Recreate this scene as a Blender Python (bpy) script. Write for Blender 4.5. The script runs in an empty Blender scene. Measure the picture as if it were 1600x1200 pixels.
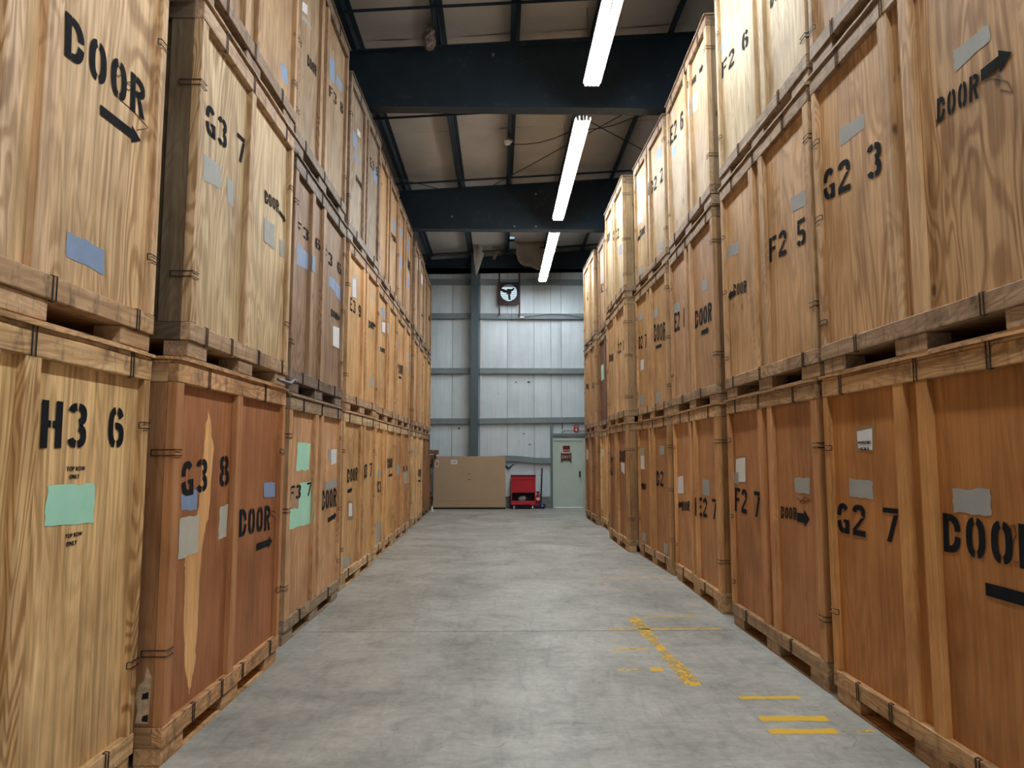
import bpy, bmesh, math, random
from mathutils import Vector, Matrix

# ------------------------------------------------------------------ camera, world, light, exposure
SC = bpy.context.scene
COL = SC.collection
random.seed(7)

def srgb(r, g, b):
    f = lambda c: (c / 255 / 12.92) if c / 255 <= 0.04045 else ((c / 255 + 0.055) / 1.055) ** 2.4
    return (f(r), f(g), f(b))

CAM_H, PITCH, YAW, FPX = 1.6566, math.radians(5.588), math.radians(1.034), 1116.75
cam_d = bpy.data.cameras.new('camera')
cam_d.sensor_fit = 'HORIZONTAL'; cam_d.sensor_width = 36.0
cam_d.lens = FPX / 1600 * 36.0
cam_d.clip_start = 0.05; cam_d.clip_end = 200
cam = bpy.data.objects.new('camera', cam_d); COL.objects.link(cam)
cam.location = (0, 0, CAM_H)
cam.rotation_euler = (math.pi / 2 + PITCH, 0, -YAW)
SC.camera = cam

W = bpy.data.worlds.new('daylight'); SC.world = W; W.use_nodes = True
bg = W.node_tree.nodes['Background']
bg.inputs[0].default_value = (0.72, 0.90, 1.0, 1); bg.inputs[1].default_value = 1.3

TUBE_STRENGTH = 68.0
TUBE_COLOR = (0.93, 0.985, 1.0, 1)
SC.view_settings.view_transform = 'Standard'
SC.view_settings.look = 'None'
SC.view_settings.gamma = 1.0
SC.view_settings.use_curve_mapping = False
SC.view_settings.exposure = 0.0
SC.cycles.use_denoising = True
SC.cycles.max_bounces = 8
SC.cycles.diffuse_bounces = 5
SC.cycles.caustics_reflective = False
SC.cycles.caustics_refractive = False
SC.cycles.sample_clamp_indirect = 6.0

# ------------------------------------------------------------------ materials
def new_mat(name):
    m = bpy.data.materials.new(name); m.use_nodes = True
    nt = m.node_tree; nt.nodes.clear()
    out = nt.nodes.new('ShaderNodeOutputMaterial')
    b = nt.nodes.new('ShaderNodeBsdfPrincipled')
    nt.links.new(b.outputs[0], out.inputs[0])
    return m, nt, b

def N(nt, t, **kw):
    n = nt.nodes.new(t)
    for k, v in kw.items():
        if k.startswith('i_'):
            n.inputs[k[2:]].default_value = v
        elif k.startswith('n'):
            n.inputs[int(k[1:])].default_value = v
        else:
            setattr(n, k, v)
    return n

def mth(nt, op, a, b=None, c=None, clamp=False):
    n = nt.nodes.new('ShaderNodeMath'); n.operation = op; n.use_clamp = clamp
    for i, v in enumerate((a, b, c)):
        if v is None: continue
        if isinstance(v, (int, float)): n.inputs[i].default_value = v
        else: nt.links.new(v, n.inputs[i])
    return n.outputs[0]

def mixc(nt, fac, a, b, blend='MIX'):
    n = nt.nodes.new('ShaderNodeMix'); n.data_type = 'RGBA'; n.blend_type = blend
    for sock, v in ((0, fac), (6, a), (7, b)):
        if isinstance(v, (int, float)): n.inputs[sock].default_value = v
        elif isinstance(v, tuple): n.inputs[sock].default_value = (*v[:3], 1)
        else: nt.links.new(v, n.inputs[sock])
    return n.outputs[2]

def ramp(nt, val, stops):
    n = nt.nodes.new('ShaderNodeValToRGB')
    cr = n.color_ramp
    while len(cr.elements) < len(stops): cr.elements.new(0.5)
    for e, (p, c) in zip(cr.elements, stops):
        e.position = p; e.color = (*c, 1) if isinstance(c, tuple) else (c, c, c, 1)
    nt.links.new(val, n.inputs[0])
    return n.outputs[0]

def noise(nt, vec, scale, detail=3, rough=0.5, dist=0.0):
    n = nt.nodes.new('ShaderNodeTexNoise')
    n.inputs['Scale'].default_value = scale; n.inputs['Detail'].default_value = detail
    n.inputs['Roughness'].default_value = rough; n.inputs['Distortion'].default_value = dist
    nt.links.new(vec, n.inputs['Vector'])
    return n.outputs[0]

def objvec(nt, scale=(1, 1, 1), rnd=True, coord='Object'):
    tc = nt.nodes.new('ShaderNodeTexCoord')
    v = tc.outputs[coord]
    mp = nt.nodes.new('ShaderNodeMapping'); mp.inputs['Scale'].default_value = scale
    if rnd:
        oi = nt.nodes.new('ShaderNodeObjectInfo')
        cx = nt.nodes.new('ShaderNodeCombineXYZ')
        for i, k in enumerate((91.3, 47.7, 23.1)):
            nt.links.new(mth(nt, 'MULTIPLY', oi.outputs['Random'], k), cx.inputs[i])
        ad = nt.nodes.new('ShaderNodeVectorMath'); ad.operation = 'ADD'
        nt.links.new(v, mp.inputs[0]); nt.links.new(mp.outputs[0], ad.inputs[0]); nt.links.new(cx.outputs[0], ad.inputs[1])
        return ad.outputs[0], oi
    nt.links.new(v, mp.inputs[0])
    return mp.outputs[0], None

def wood(name, axis, ply=True):
    """axis: 0/1/2 grain direction in the part's own coordinates; tint = object colour, grain strength = object alpha"""
    m, nt, b = new_mat(name)
    st = [1.0, 1.0, 1.0]; st[axis] = 0.19
    v, oi = objvec(nt, tuple(st))
    grain = oi.outputs['Alpha']
    # cathedral figure: level lines of a stretched noise
    n1 = noise(nt, v, 2.5 if ply else 4.0, 2.0, 0.45, 0.7)
    ring = mth(nt, 'SINE', mth(nt, 'MULTIPLY', n1, 95.0 if ply else 120.0))
    ring = mth(nt, 'MULTIPLY_ADD', ring, 0.5, 0.5)
    ring = ramp(nt, ring, [(0.30, 0.0), (0.92, 1.0)])
    # the figure comes and goes
    area = ramp(nt, noise(nt, v, 1.3, 2, 0.5), [(0.36, 0.2), (0.60, 1.0)])
    ring = mth(nt, 'MULTIPLY', ring, area)
    st2 = [38.0, 38.0, 38.0]; st2[axis] = 1.1
    v2, _ = objvec(nt, tuple(st2))
    fib = noise(nt, v2, 1.0, 3, 0.6)
    v3, _ = objvec(nt, (1, 1, 1))
    blot = noise(nt, v3, 1.7, 3, 0.55)
    st4 = [7.5, 7.5, 7.5]; st4[axis] = 0.42
    v4, _ = objvec(nt, tuple(st4))
    band = noise(nt, v4, 1.0, 2, 0.5)
    # knots
    vk, _ = objvec(nt, (1, 1, 1))
    st5 = [2.6, 2.6, 2.6]; st5[axis] = 1.5
    vk, _ = objvec(nt, tuple(st5))
    vo = nt.nodes.new('ShaderNodeTexVoronoi'); vo.inputs['Scale'].default_value = 1.0
    nt.links.new(vk, vo.inputs['Vector'])
    sep = nt.nodes.new('ShaderNodeSeparateColor'); nt.links.new(vo.outputs['Color'], sep.inputs[0])
    has = mth(nt, 'GREATER_THAN', sep.outputs[0], 0.80)
    kn = mth(nt, 'MULTIPLY', has, ramp(nt, vo.outputs['Distance'], [(0.035, 1.0), (0.075, 0.0)]))
    halo = mth(nt, 'MULTIPLY', has, ramp(nt, vo.outputs['Distance'], [(0.03, 1.0), (0.22, 0.0)]))
    base = oi.outputs['Color']
    light = mixc(nt, 1.0, base, (1.20, 1.23, 1.28), 'MULTIPLY')
    dark = mixc(nt, 1.0, base, (0.53, 0.41, 0.30), 'MULTIPLY')
    c = mixc(nt, band, light, mixc(nt, 1.0, base, (0.86, 0.80, 0.74), 'MULTIPLY'))
    c = mixc(nt, mth(nt, 'MULTIPLY', ring, mth(nt, 'MULTIPLY', grain, 0.95), clamp=True), c, dark)
    fr = ramp(nt, fib, [(0.32, (0.58, 0.53, 0.48)), (0.60, (1.12, 1.12, 1.12))])
    c = mixc(nt, mth(nt, 'MULTIPLY_ADD', grain, 0.55, 0.30, clamp=True), c, fr, 'MULTIPLY')
    br = ramp(nt, blot, [(0.28, (0.68, 0.62, 0.56)), (0.46, (0.95, 0.94, 0.92)), (0.64, (1.12, 1.13, 1.14))])
    c = mixc(nt, 0.8, c, br, 'MULTIPLY')
    stv = [5.5, 5.5, 5.5]; stv[axis] = 1.3
    vsm, _ = objvec(nt, tuple(stv))
    smu = noise(nt, vsm, 1.0, 4, 0.65, 0.8)
    c = mixc(nt, 0.75, c, ramp(nt, smu, [(0.30, (0.76, 0.70, 0.64)), (0.48, (1, 1, 1)), (0.66, (1.10, 1.12, 1.15))]), 'MULTIPLY')
    if name == 'lumber_grain_along_y':          # rails and skids: forklift scuffs and grime
        vd, _ = objvec(nt, (3, 7, 3))
        dn = noise(nt, vd, 1.6, 5, 0.7)
        c = mixc(nt, mth(nt, 'MULTIPLY', ramp(nt, dn, [(0.52, 0.0), (0.66, 1.0)]), 0.6), c, (0.07, 0.05, 0.042))
        c = mixc(nt, mth(nt, 'MULTIPLY', ramp(nt, dn, [(0.30, 1.0), (0.40, 0.0)]), 0.5), c, (0.52, 0.42, 0.32))
    c = mixc(nt, mth(nt, 'MULTIPLY', halo, 0.35), c, dark)
    c = mixc(nt, mth(nt, 'MULTIPLY', kn, 0.8), c, (0.045, 0.018, 0.008))
    nt.links.new(c, b.inputs['Base Color'])
    # small dark flecks and nail marks
    st6 = [7.0, 7.0, 7.0]; st6[axis] = 2.6
    vf, _ = objvec(nt, tuple(st6))
    vo2 = nt.nodes.new('ShaderNodeTexVoronoi'); vo2.inputs['Scale'].default_value = 1.0
    nt.links.new(vf, vo2.inputs['Vector'])
    sep2 = nt.nodes.new('ShaderNodeSeparateColor'); nt.links.new(vo2.outputs['Color'], sep2.inputs[0])
    fk = mth(nt, 'MULTIPLY', mth(nt, 'GREATER_THAN', sep2.outputs[0], 0.86), ramp(nt, vo2.outputs['Distance'], [(0.04, 1.0), (0.09, 0.0)]))
    c = mixc(nt, mth(nt, 'MULTIPLY', fk, 0.7), c, (0.05, 0.022, 0.010))
    nt.links.new(c, b.inputs['Base Color'])
    b.inputs['Roughness'].default_value = 0.55
    b.inputs['Specular IOR Level'].default_value = 0.3
    bp = nt.nodes.new('ShaderNodeBump'); bp.inputs['Strength'].default_value = 0.18; bp.inputs['Distance'].default_value = 0.004
    nt.links.new(mth(nt, 'ADD', fib, mth(nt, 'MULTIPLY', ring, 0.4)), bp.inputs['Height'])
    nt.links.new(bp.outputs[0], b.inputs['Normal'])
    return m

def plain(name, col, rough=0.6, metal=0.0, vary=0.15, scale=6.0, spec=0.4, bump=0.0, rnd=True):
    m, nt, b = new_mat(name)
    v, _ = objvec(nt, (1, 1, 1), rnd)
    n1 = noise(nt, v, scale, 4, 0.6)
    lo = tuple(x * (1 - vary) for x in col); hi = tuple(min(1, x * (1 + vary)) for x in col)
    nt.links.new(ramp(nt, n1, [(0.3, lo), (0.7, hi)]), b.inputs['Base Color'])
    b.inputs['Roughness'].default_value = rough; b.inputs['Metallic'].default_value = metal
    b.inputs['Specular IOR Level'].default_value = spec
    if bump:
        bp = nt.nodes.new('ShaderNodeBump'); bp.inputs['Strength'].default_value = bump; bp.inputs['Distance'].default_value = 0.01
        nt.links.new(n1, bp.inputs['Height']); nt.links.new(bp.outputs[0], b.inputs['Normal'])
    return m

PLY = wood('plywood_vertical_grain', 2, True)
LUM_Z = wood('lumber_vertical_grain', 2, False)
LUM_Y = wood('lumber_grain_along_y', 1, False)
LUM_X = wood('lumber_grain_along_x', 0, False)

def steel_mat(name, col, col2, rough):
    m, nt, b = new_mat(name)
    v, _ = objvec(nt, (1, 1, 1), True)
    n1 = noise(nt, v, 2.2, 5, 0.62)
    n2 = noise(nt, v, 9.0, 4, 0.7)
    c = mixc(nt, ramp(nt, n1, [(0.35, 0.0), (0.75, 1.0)]), col, tuple(x * 1.25 for x in col))
    c = mixc(nt, mth(nt, 'MULTIPLY', ramp(nt, n2, [(0.54, 0.0), (0.70, 1.0)]), ramp(nt, n1, [(0.50, 0.0), (0.60, 0.55)])), c, col2)
    nt.links.new(c, b.inputs['Base Color'])
    b.inputs['Roughness'].default_value = rough; b.inputs['Specular IOR Level'].default_value = 0.35
    return m

STEEL = steel_mat('dark_blue_steel_paint', (0.022, 0.037, 0.056), (0.13, 0.135, 0.14), 0.5)
GIRT = steel_mat('grey_blue_girt_paint', (0.20, 0.245, 0.265), (0.34, 0.36, 0.36), 0.4)
COLM = steel_mat('slate_column_paint', (0.075, 0.105, 0.125), (0.16, 0.18, 0.19), 0.45)
DOORST = steel_mat('green_grey_steel_paint', (0.13, 0.18, 0.17), (0.2, 0.22, 0.21), 0.5)
RED_OXIDE = plain('red_oxide_angle_iron', (0.075, 0.022, 0.020), 0.6)
WIRE = plain('rusty_clip_wire', (0.055, 0.042, 0.040), 0.45, 0.6)
CABLE = plain('black_cable', (0.02, 0.02, 0.022), 0.6)
STENCIL = plain('black_stencil_paint', (0.011, 0.012, 0.015), 0.85, vary=0.4, scale=14, spec=0.12)
WHITE_METAL = plain('white_enamel', (0.75, 0.76, 0.75), 0.4)
INSUL = plain('beige_insulation_facing', (0.52, 0.50, 0.48), 0.75, vary=0.10, scale=1.5)
CARD = plain('brown_cardboard', srgb(184, 160, 132), 0.8, vary=0.05, scale=2.0)
CARD_D = plain('dark_timber_base', (0.03, 0.024, 0.02), 0.8)
REDP = plain('red_cart_enamel', (0.46, 0.016, 0.03), 0.35, vary=0.08, scale=2)
BLUEP = plain('blue_jack_enamel', (0.012, 0.025, 0.16), 0.4)
BLACKP = plain('black_plastic', (0.012, 0.012, 0.013), 0.5)
GREYP = plain('grey_plastic', (0.25, 0.25, 0.25), 0.5)
WHITEP = plain('white_board_paint', (0.72, 0.75, 0.76), 0.5, vary=0.04)
PAPER = plain('white_paper', (0.78, 0.78, 0.80), 0.7, vary=0.05, scale=20)
TAPE = plain('tape_backing', srgb(150, 122, 86), 0.4, vary=0.12)
FILM = plain('clear_plastic_sleeve', srgb(196, 214, 226), 0.25, vary=0.15, scale=12)
CURB = plain('rough_concrete_curb', (0.20, 0.20, 0.19), 0.85, vary=0.35, scale=9, bump=0.4)
PALLET = plain('weathered_pallet_wood', srgb(120, 92, 66), 0.8, vary=0.3, scale=5)
DOORP = plain('pale_green_grey_door_paint', srgb(196, 210, 202), 0.45, vary=0.05, scale=3)
GREYPATCH = plain('grey_paint', srgb(166, 168, 164), 0.6, vary=0.07, scale=9)
BLUEPATCH = plain('blue_grey_paint', srgb(134, 156, 190), 0.6, vary=0.08, scale=9)
WHITEPATCH = plain('off_white_paint', srgb(196, 192, 176), 0.6, vary=0.06, scale=9)
MINT = plain('mint_green_paint', srgb(182, 240, 214), 0.55, vary=0.05, scale=7)
TAN = plain('tan_paint', srgb(182, 148, 116), 0.6, vary=0.08, scale=9)
REDSM = plain('red_paint_smear', srgb(140, 50, 40), 0.6)
BRNPEN = plain('brown_pencil_line', (.10, .06, .04), .8)
PATCH = {'mint': MINT, 'blue': BLUEPATCH, 'gray': GREYPATCH, 'white': WHITEPATCH, 'tan': TAN, 'red': REDSM,
         'paper': PAPER, 'tape': TAPE, 'film': FILM}
PATCH_NAME = {'mint': 'mint green paint patch', 'blue': 'blue-grey paint patch', 'gray': 'grey paint patch', 'white': 'off-white paint patch',
              'tan': 'tan paint patch', 'red': 'red paint smear', 'streak': 'light unvarnished drip streak'}

def concrete():
    m, nt, b = new_mat('polished_concrete')
    v, _ = objvec(nt, (1, 1, 1), False)
    a = noise(nt, v, 0.9, 6, 0.66, 0.5)
    c1 = ramp(nt, a, [(0.30, (0.27, 0.272, 0.245)), (0.50, (0.40, 0.402, 0.37)), (0.72, (0.54, 0.54, 0.505))])
    f = noise(nt, v, 14, 6, 0.72)
    c1 = mixc(nt, 0.7, c1, ramp(nt, f, [(0.3, (0.72, 0.72, 0.72)), (0.7, (1.18, 1.18, 1.18))]), 'MULTIPLY')
    md = noise(nt, v, 3.6, 5, 0.7, 1.0)
    c1 = mixc(nt, 0.8, c1, ramp(nt, md, [(0.30, (0.70, 0.71, 0.72)), (0.47, (1, 1, 1)), (0.66, (1.14, 1.14, 1.13))]), 'MULTIPLY')
    # drag marks running along and across the aisle
    vs, _ = objvec(nt, (5.0, 0.7, 1), False)
    s1 = noise(nt, vs, 1.9, 5, 0.65, 1.2)
    c1 = mixc(nt, 0.6, c1, ramp(nt, s1, [(0.33, (0.72, 0.73, 0.74)), (0.47, (1, 1, 1))]), 'MULTIPLY')
    vt, _ = objvec(nt, (0.8, 5.0, 1), False)
    s2 = noise(nt, vt, 1.6, 5, 0.65, 1.0)
    c1 = mixc(nt, 0.5, c1, ramp(nt, s2, [(0.35, (0.80, 0.80, 0.80)), (0.5, (1.03, 1.03, 1.02))]), 'MULTIPLY')
    # thin scratches
    wv = nt.nodes.new('ShaderNodeTexVoronoi'); wv.feature = 'DISTANCE_TO_EDGE'
    v6, _ = objvec(nt, (0.7, 1.1, 1), False)
    nv = nt.nodes.new('ShaderNodeVectorMath'); nv.operation = 'ADD'
    nn = nt.nodes.new('ShaderNodeTexNoise'); nn.inputs['Scale'].default_value = 1.5; nn.inputs['Detail'].default_value = 3
    nt.links.new(v6, nn.inputs['Vector']); nt.links.new(v6, nv.inputs[0]); nt.links.new(nn.outputs['Color'], nv.inputs[1])
    nt.links.new(nv.outputs[0], wv.inputs['Vector']); wv.inputs['Scale'].default_value = 1.1
    cr = mth(nt, 'MULTIPLY', ramp(nt, wv.outputs[0], [(0.0, 1.0), (0.006, 0.0)]), ramp(nt, noise(nt, v, 1.1, 2), [(0.5, 0.0), (0.62, 0.55)]))
    c1 = mixc(nt, cr, c1, (0.10, 0.10, 0.10))
    nt.links.new(c1, b.inputs['Base Color'])
    nt.links.new(ramp(nt, a, [(0.3, 0.52), (0.7, 0.36)]), b.inputs['Roughness'])
    b.inputs['Specular IOR Level'].default_value = 0.45
    bp = nt.nodes.new('ShaderNodeBump'); bp.inputs['Strength'].default_value = 0.08; bp.inputs['Distance'].default_value = 0.01
    nt.links.new(f, bp.inputs['Height']); nt.links.new(bp.outputs[0], b.inputs['Normal'])
    return m
CONC = concrete()

def worn_paint(name, col):
    m, nt, b = new_mat(name)
    v, _ = objvec(nt, (1, 1, 1), False, 'Generated')
    tc, _ = objvec(nt, (1, 1, 1), False)
    n1 = noise(nt, tc, 26, 5, 0.75)
    n2 = noise(nt, tc, 5, 3, 0.6)
    tr = nt.nodes.new('ShaderNodeBsdfTransparent'); mx = nt.nodes.new('ShaderNodeMixShader')
    k = mth(nt, 'ADD', mth(nt, 'MULTIPLY', n1, 0.6), mth(nt, 'MULTIPLY', n2, 0.4))
    oi = nt.nodes.new('ShaderNodeObjectInfo')
    k = mth(nt, 'ADD', k, mth(nt, 'SUBTRACT', oi.outputs['Alpha'], 0.5))
    fac = ramp(nt, k, [(0.44, 0.0), (0.52, 1.0)])
    nt.links.new(fac, mx.inputs[0]); nt.links.new(tr.outputs[0], mx.inputs[1]); nt.links.new(b.outputs[0], mx.inputs[2])
    b.inputs['Base Color'].default_value = (*col, 1); b.inputs['Roughness'].default_value = 0.55
    out = [n for n in nt.nodes if n.type == 'OUTPUT_MATERIAL'][0]
    nt.links.new(mx.outputs[0], out.inputs[0])
    return m
YELLOW = worn_paint('worn_yellow_floor_paint', srgb(226, 182, 56))

def wall_mat():
    m, nt, b = new_mat('white_vinyl_wall_facing')
    v, _ = objvec(nt, (1, 1, 1), True)
    a = noise(nt, v, 1.1, 4, 0.6)
    vs, _ = objvec(nt, (9, 9, 0.5), True)
    s = noise(nt, vs, 1.0, 4, 0.6)
    c = ramp(nt, a, [(0.3, (0.66, 0.76, 0.83)), (0.7, (0.76, 0.86, 0.93))])
    c = mixc(nt, 0.6, c, ramp(nt, s, [(0.3, (0.84, 0.85, 0.86)), (0.6, (1.03, 1.03, 1.03))]), 'MULTIPLY')
    f = noise(nt, v, 3.2, 6, 0.75)
    c = mixc(nt, ramp(nt, f, [(0.66, 0.0), (0.76, 0.5)]), c, (0.20, 0.20, 0.19))
    nt.links.new(c, b.inputs['Base Color'])
    b.inputs['Roughness'].default_value = 0.5
    bp = nt.nodes.new('ShaderNodeBump'); bp.inputs['Strength'].default_value = 0.25; bp.inputs['Distance'].default_value = 0.02
    nt.links.new(s, bp.inputs['Height']); nt.links.new(bp.outputs[0], b.inputs['Normal'])
    return m
WALL = wall_mat()

def emit(name, col, strength):
    m = bpy.data.materials.new(name); m.use_nodes = True
    nt = m.node_tree; nt.nodes.clear()
    out = nt.nodes.new('ShaderNodeOutputMaterial'); e = nt.nodes.new('ShaderNodeEmission')
    e.inputs[0].default_value = col; e.inputs[1].default_value = strength
    nt.links.new(e.outputs[0], out.inputs[0])
    return m
TUBE = emit('lit_fluorescent_tube', TUBE_COLOR, TUBE_STRENGTH)

# ------------------------------------------------------------------ mesh helpers
class MB:
    def __init__(self): self.v = []; self.f = []
    def add(self, vs, fs):
        o = len(self.v); self.v += [tuple(p) for p in vs]; self.f += [tuple(i + o for i in f) for f in fs]
    def box(self, x0, x1, y0, y1, z0, z1):
        self.add([(x, y, z) for z in (z0, z1) for y in (y0, y1) for x in (x0, x1)],
                 [(0, 2, 3, 1), (4, 5, 7, 6), (0, 1, 5, 4), (2, 6, 7, 3), (0, 4, 6, 2), (1, 3, 7, 5)])
        return self
    def cbox(self, x0, x1, y0, y1, z0, z1, c=0.004):
        """box with chamfered edges"""
        vs = []; idx = {}
        X, Y, Z = (x0, x1), (y0, y1), (z0, z1)
        def p(ix, iy, iz, ax):
            k = (ix, iy, iz, ax)
            if k not in idx:
                q = [X[ix], Y[iy], Z[iz]]; s = (1 - 2 * ix, 1 - 2 * iy, 1 - 2 * iz)
                for a in range(3):
                    if a != ax: q[a] += s[a] * c
                idx[k] = len(vs); vs.append(tuple(q))
            return idx[k]
        fs = []
        for ax in range(3):
            for s in (0, 1):
                o = [a for a in range(3) if a != ax]
                q = []
                for (i, j) in ((0, 0), (1, 0), (1, 1), (0, 1)):
                    t = [0, 0, 0]; t[ax] = s; t[o[0]] = i; t[o[1]] = j; q.append(p(*t, ax))
                flip = (s == 0) ^ (ax == 1)
                fs.append(tuple(q[::-1]) if flip else tuple(q))
        for ax in range(3):
            o = [a for a in range(3) if a != ax]
            for i in (0, 1):
                for j in (0, 1):
                    t0 = [0, 0, 0]; t1 = [0, 0, 0]; t1[ax] = 1
                    for t in (t0, t1): t[o[0]] = i; t[o[1]] = j
                    fs.append((p(*t0, o[0]), p(*t1, o[0]), p(*t1, o[1]), p(*t0, o[1])))
        for ix in (0, 1):
            for iy in (0, 1):
                for iz in (0, 1): fs.append((p(ix, iy, iz, 0), p(ix, iy, iz, 1), p(ix, iy, iz, 2)))
        self.add(vs, fs); return self
    def tube(self, pts, r, n=6, closed=False, cap=True):
        pts = [Vector(p) for p in pts]; m = len(pts); rings = []; base = len(self.v); up = None
        for i, p in enumerate(pts):
            a = pts[(i - 1) % m] if (i or closed) else p; c = pts[(i + 1) % m] if (i < m - 1 or closed) else p
            t = (c - a).normalized()
            if up is None or abs(up.dot(t)) > 0.95:
                up = Vector((0, 0, 1)) if abs(t.z) < 0.9 else Vector((1, 0, 0))
            s = t.cross(up).normalized(); up = s.cross(t).normalized()
            rr = r[i] if isinstance(r, (list, tuple)) else r
            rings.append([p + (s * math.cos(k * 2 * math.pi / n) + up * math.sin(k * 2 * math.pi / n)) * rr for k in range(n)])
        vs = [q for R in rings for q in R]; fs = []
        for i in range(m if closed else m - 1):
            j = (i + 1) % m
            for k in range(n): fs.append((i * n + k, i * n + (k + 1) % n, j * n + (k + 1) % n, j * n + k))
        if cap and not closed: fs += [tuple(range(n))[::-1], tuple((m - 1) * n + k for k in range(n))]
        self.add(vs, fs); return self
    def lathe(self, prof, n=16, c=(0, 0, 0)):
        vs = [(c[0] + r * math.cos(k * 2 * math.pi / n), c[1] + r * math.sin(k * 2 * math.pi / n), c[2] + z) for r, z in prof for k in range(n)]
        fs = [(i * n + k, i * n + (k + 1) % n, (i + 1) * n + (k + 1) % n, (i + 1) * n + k) for i in range(len(prof) - 1) for k in range(n)]
        fs += [tuple(range(n))[::-1], tuple((len(prof) - 1) * n + k for k in range(n))]
        self.add(vs, fs); return self
    def mesh(self, name):
        me = bpy.data.meshes.new(name); me.from_pydata(self.v, [], self.f); me.update()
        bm = bmesh.new(); bm.from_mesh(me); bmesh.ops.recalc_face_normals(bm, faces=bm.faces); bm.to_mesh(me); bm.free()
        return me

def link(name, me, mat=None, parent=None, loc=None, color=None):
    o = bpy.data.objects.new(name, me); COL.objects.link(o)
    if mat and me and not me.materials: me.materials.append(mat)
    if parent: o.parent = parent
    if loc: o.location = loc
    if color: o.color = color
    return o

def build(name, mb, mat, parent=None, loc=None, color=None):
    return link(name, mb.mesh(name), mat, parent, loc, color)

def tag(o, label=None, cat=None, group=None, kind=None):
    if label: o['label'] = label
    if cat: o['category'] = cat
    if group: o['group'] = group
    if kind: o['kind'] = kind
    return o

def empty(name, loc=(0, 0, 0), rz=0.0):
    o = bpy.data.objects.new(name, None); COL.objects.link(o)
    o.location = loc; o.rotation_euler = (0, 0, rz); o.empty_display_size = 0.2
    return o

def text_obj(name, s, size, mat, parent, loc, rot, align='CENTER', depth=0.0008):
    cu = bpy.data.curves.new(name, 'FONT'); cu.body = s; cu.size = size; cu.align_x = align; cu.align_y = 'CENTER'
    cu.extrude = depth; cu.offset = size * .012; cu.space_character = 1.12; cu.resolution_u = 3
    t = bpy.data.objects.new(name + '_curve', cu); COL.objects.link(t)
    bpy.context.view_layer.update()
    me = bpy.data.meshes.new_from_object(t.evaluated_get(bpy.context.evaluated_depsgraph_get()))
    bpy.data.objects.remove(t); bpy.data.curves.remove(cu)
    me.materials.clear(); me.materials.append(mat)
    o = bpy.data.objects.new(name, me); COL.objects.link(o)
    o.parent = parent; o.location = loc; o.rotation_euler = rot
    return o

# ------------------------------------------------------------------ the building
WALL_Y = 22.4
SLOPE = 0.067
def roof_z(x): return 7.90 + SLOPE * (x - 0.2)      # underside of the purlins
FX0, FX1, FY0 = -11.0, 11.0, -9.0

floor = tag(empty('floor'), kind='structure')
for y0, y1 in ((FY0, 6.895), (6.91, 13.2), (13.204, 24.5)):
    build('slab', MB().box(FX0, FX1, y0, y1, -0.15, 0.0), CONC, floor)
build('joint_filler', MB().box(FX0, FX1, FY0, 24.5, -0.2, -0.012), CURB, floor)
MARKS = [((1.37, 7.435), (2.02, 7.475), .12), ((1.45, 10.35), (2.05, 10.40), -.05), ((1.40, 9.90), (2.3, 9.935), .05), ((0.55, 10.36), (1.2, 10.39), -.12),
         ((1.05, 6.94), (2.12, 6.985), .06), ((0.98, 6.235), (1.27, 6.29), .02), ((0.92, 5.66), (1.10, 5.70), .0), ((1.17, 5.64), (1.27, 5.74), .14),
         ((1.64, 5.005), (2.06, 5.06), .06), ((1.64, 4.60), (2.07, 4.685), .12), ((1.62, 4.395), (2.03, 4.475), .14), ((2.05, 4.42), (2.26, 4.445), -.02),
         ((-1.32, 5.02), (-1.1, 5.1), -.14), ((-0.9, 7.3), (-0.4, 7.33), -.16), ((1.25, 12.6), (1.9, 12.64), -.1)]
for (x0, y0), (x1, y1), a in MARKS:
    n = 14; mb = MB(); vs = []; 
    for i in range(n + 1):
        x = x0 + (x1 - x0) * i / n
        vs += [(x, y0 + random.uniform(-.008, .008), .0012), (x, y1 + random.uniform(-.008, .008), .0012)]
    mb.add(vs, [(2 * i, 2 * i + 2, 2 * i + 3, 2 * i + 1) for i in range(n)])
    build('yellow_paint_mark', mb, YELLOW, floor, color=(1, 1, 1, 0.5 + a))
mb = MB(); vs = []; n = 26                                   # the lane line that runs along the aisle
for i in range(n + 1):
    t = i / n; y = 7.42 - 2.13 * t; x = 1.36 + 0.05 * t
    w = .052 + .012 * math.sin(t * 9)
    vs += [(x - w + random.uniform(-.01, .01), y, .0012), (x + w + random.uniform(-.01, .01), y, .0012)]
mb.add(vs, [(2 * i, 2 * i + 1, 2 * i + 3, 2 * i + 2) for i in range(n)])
build('yellow_lane_line', mb, YELLOW, floor, color=(1, 1, 1, 0.50))

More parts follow.
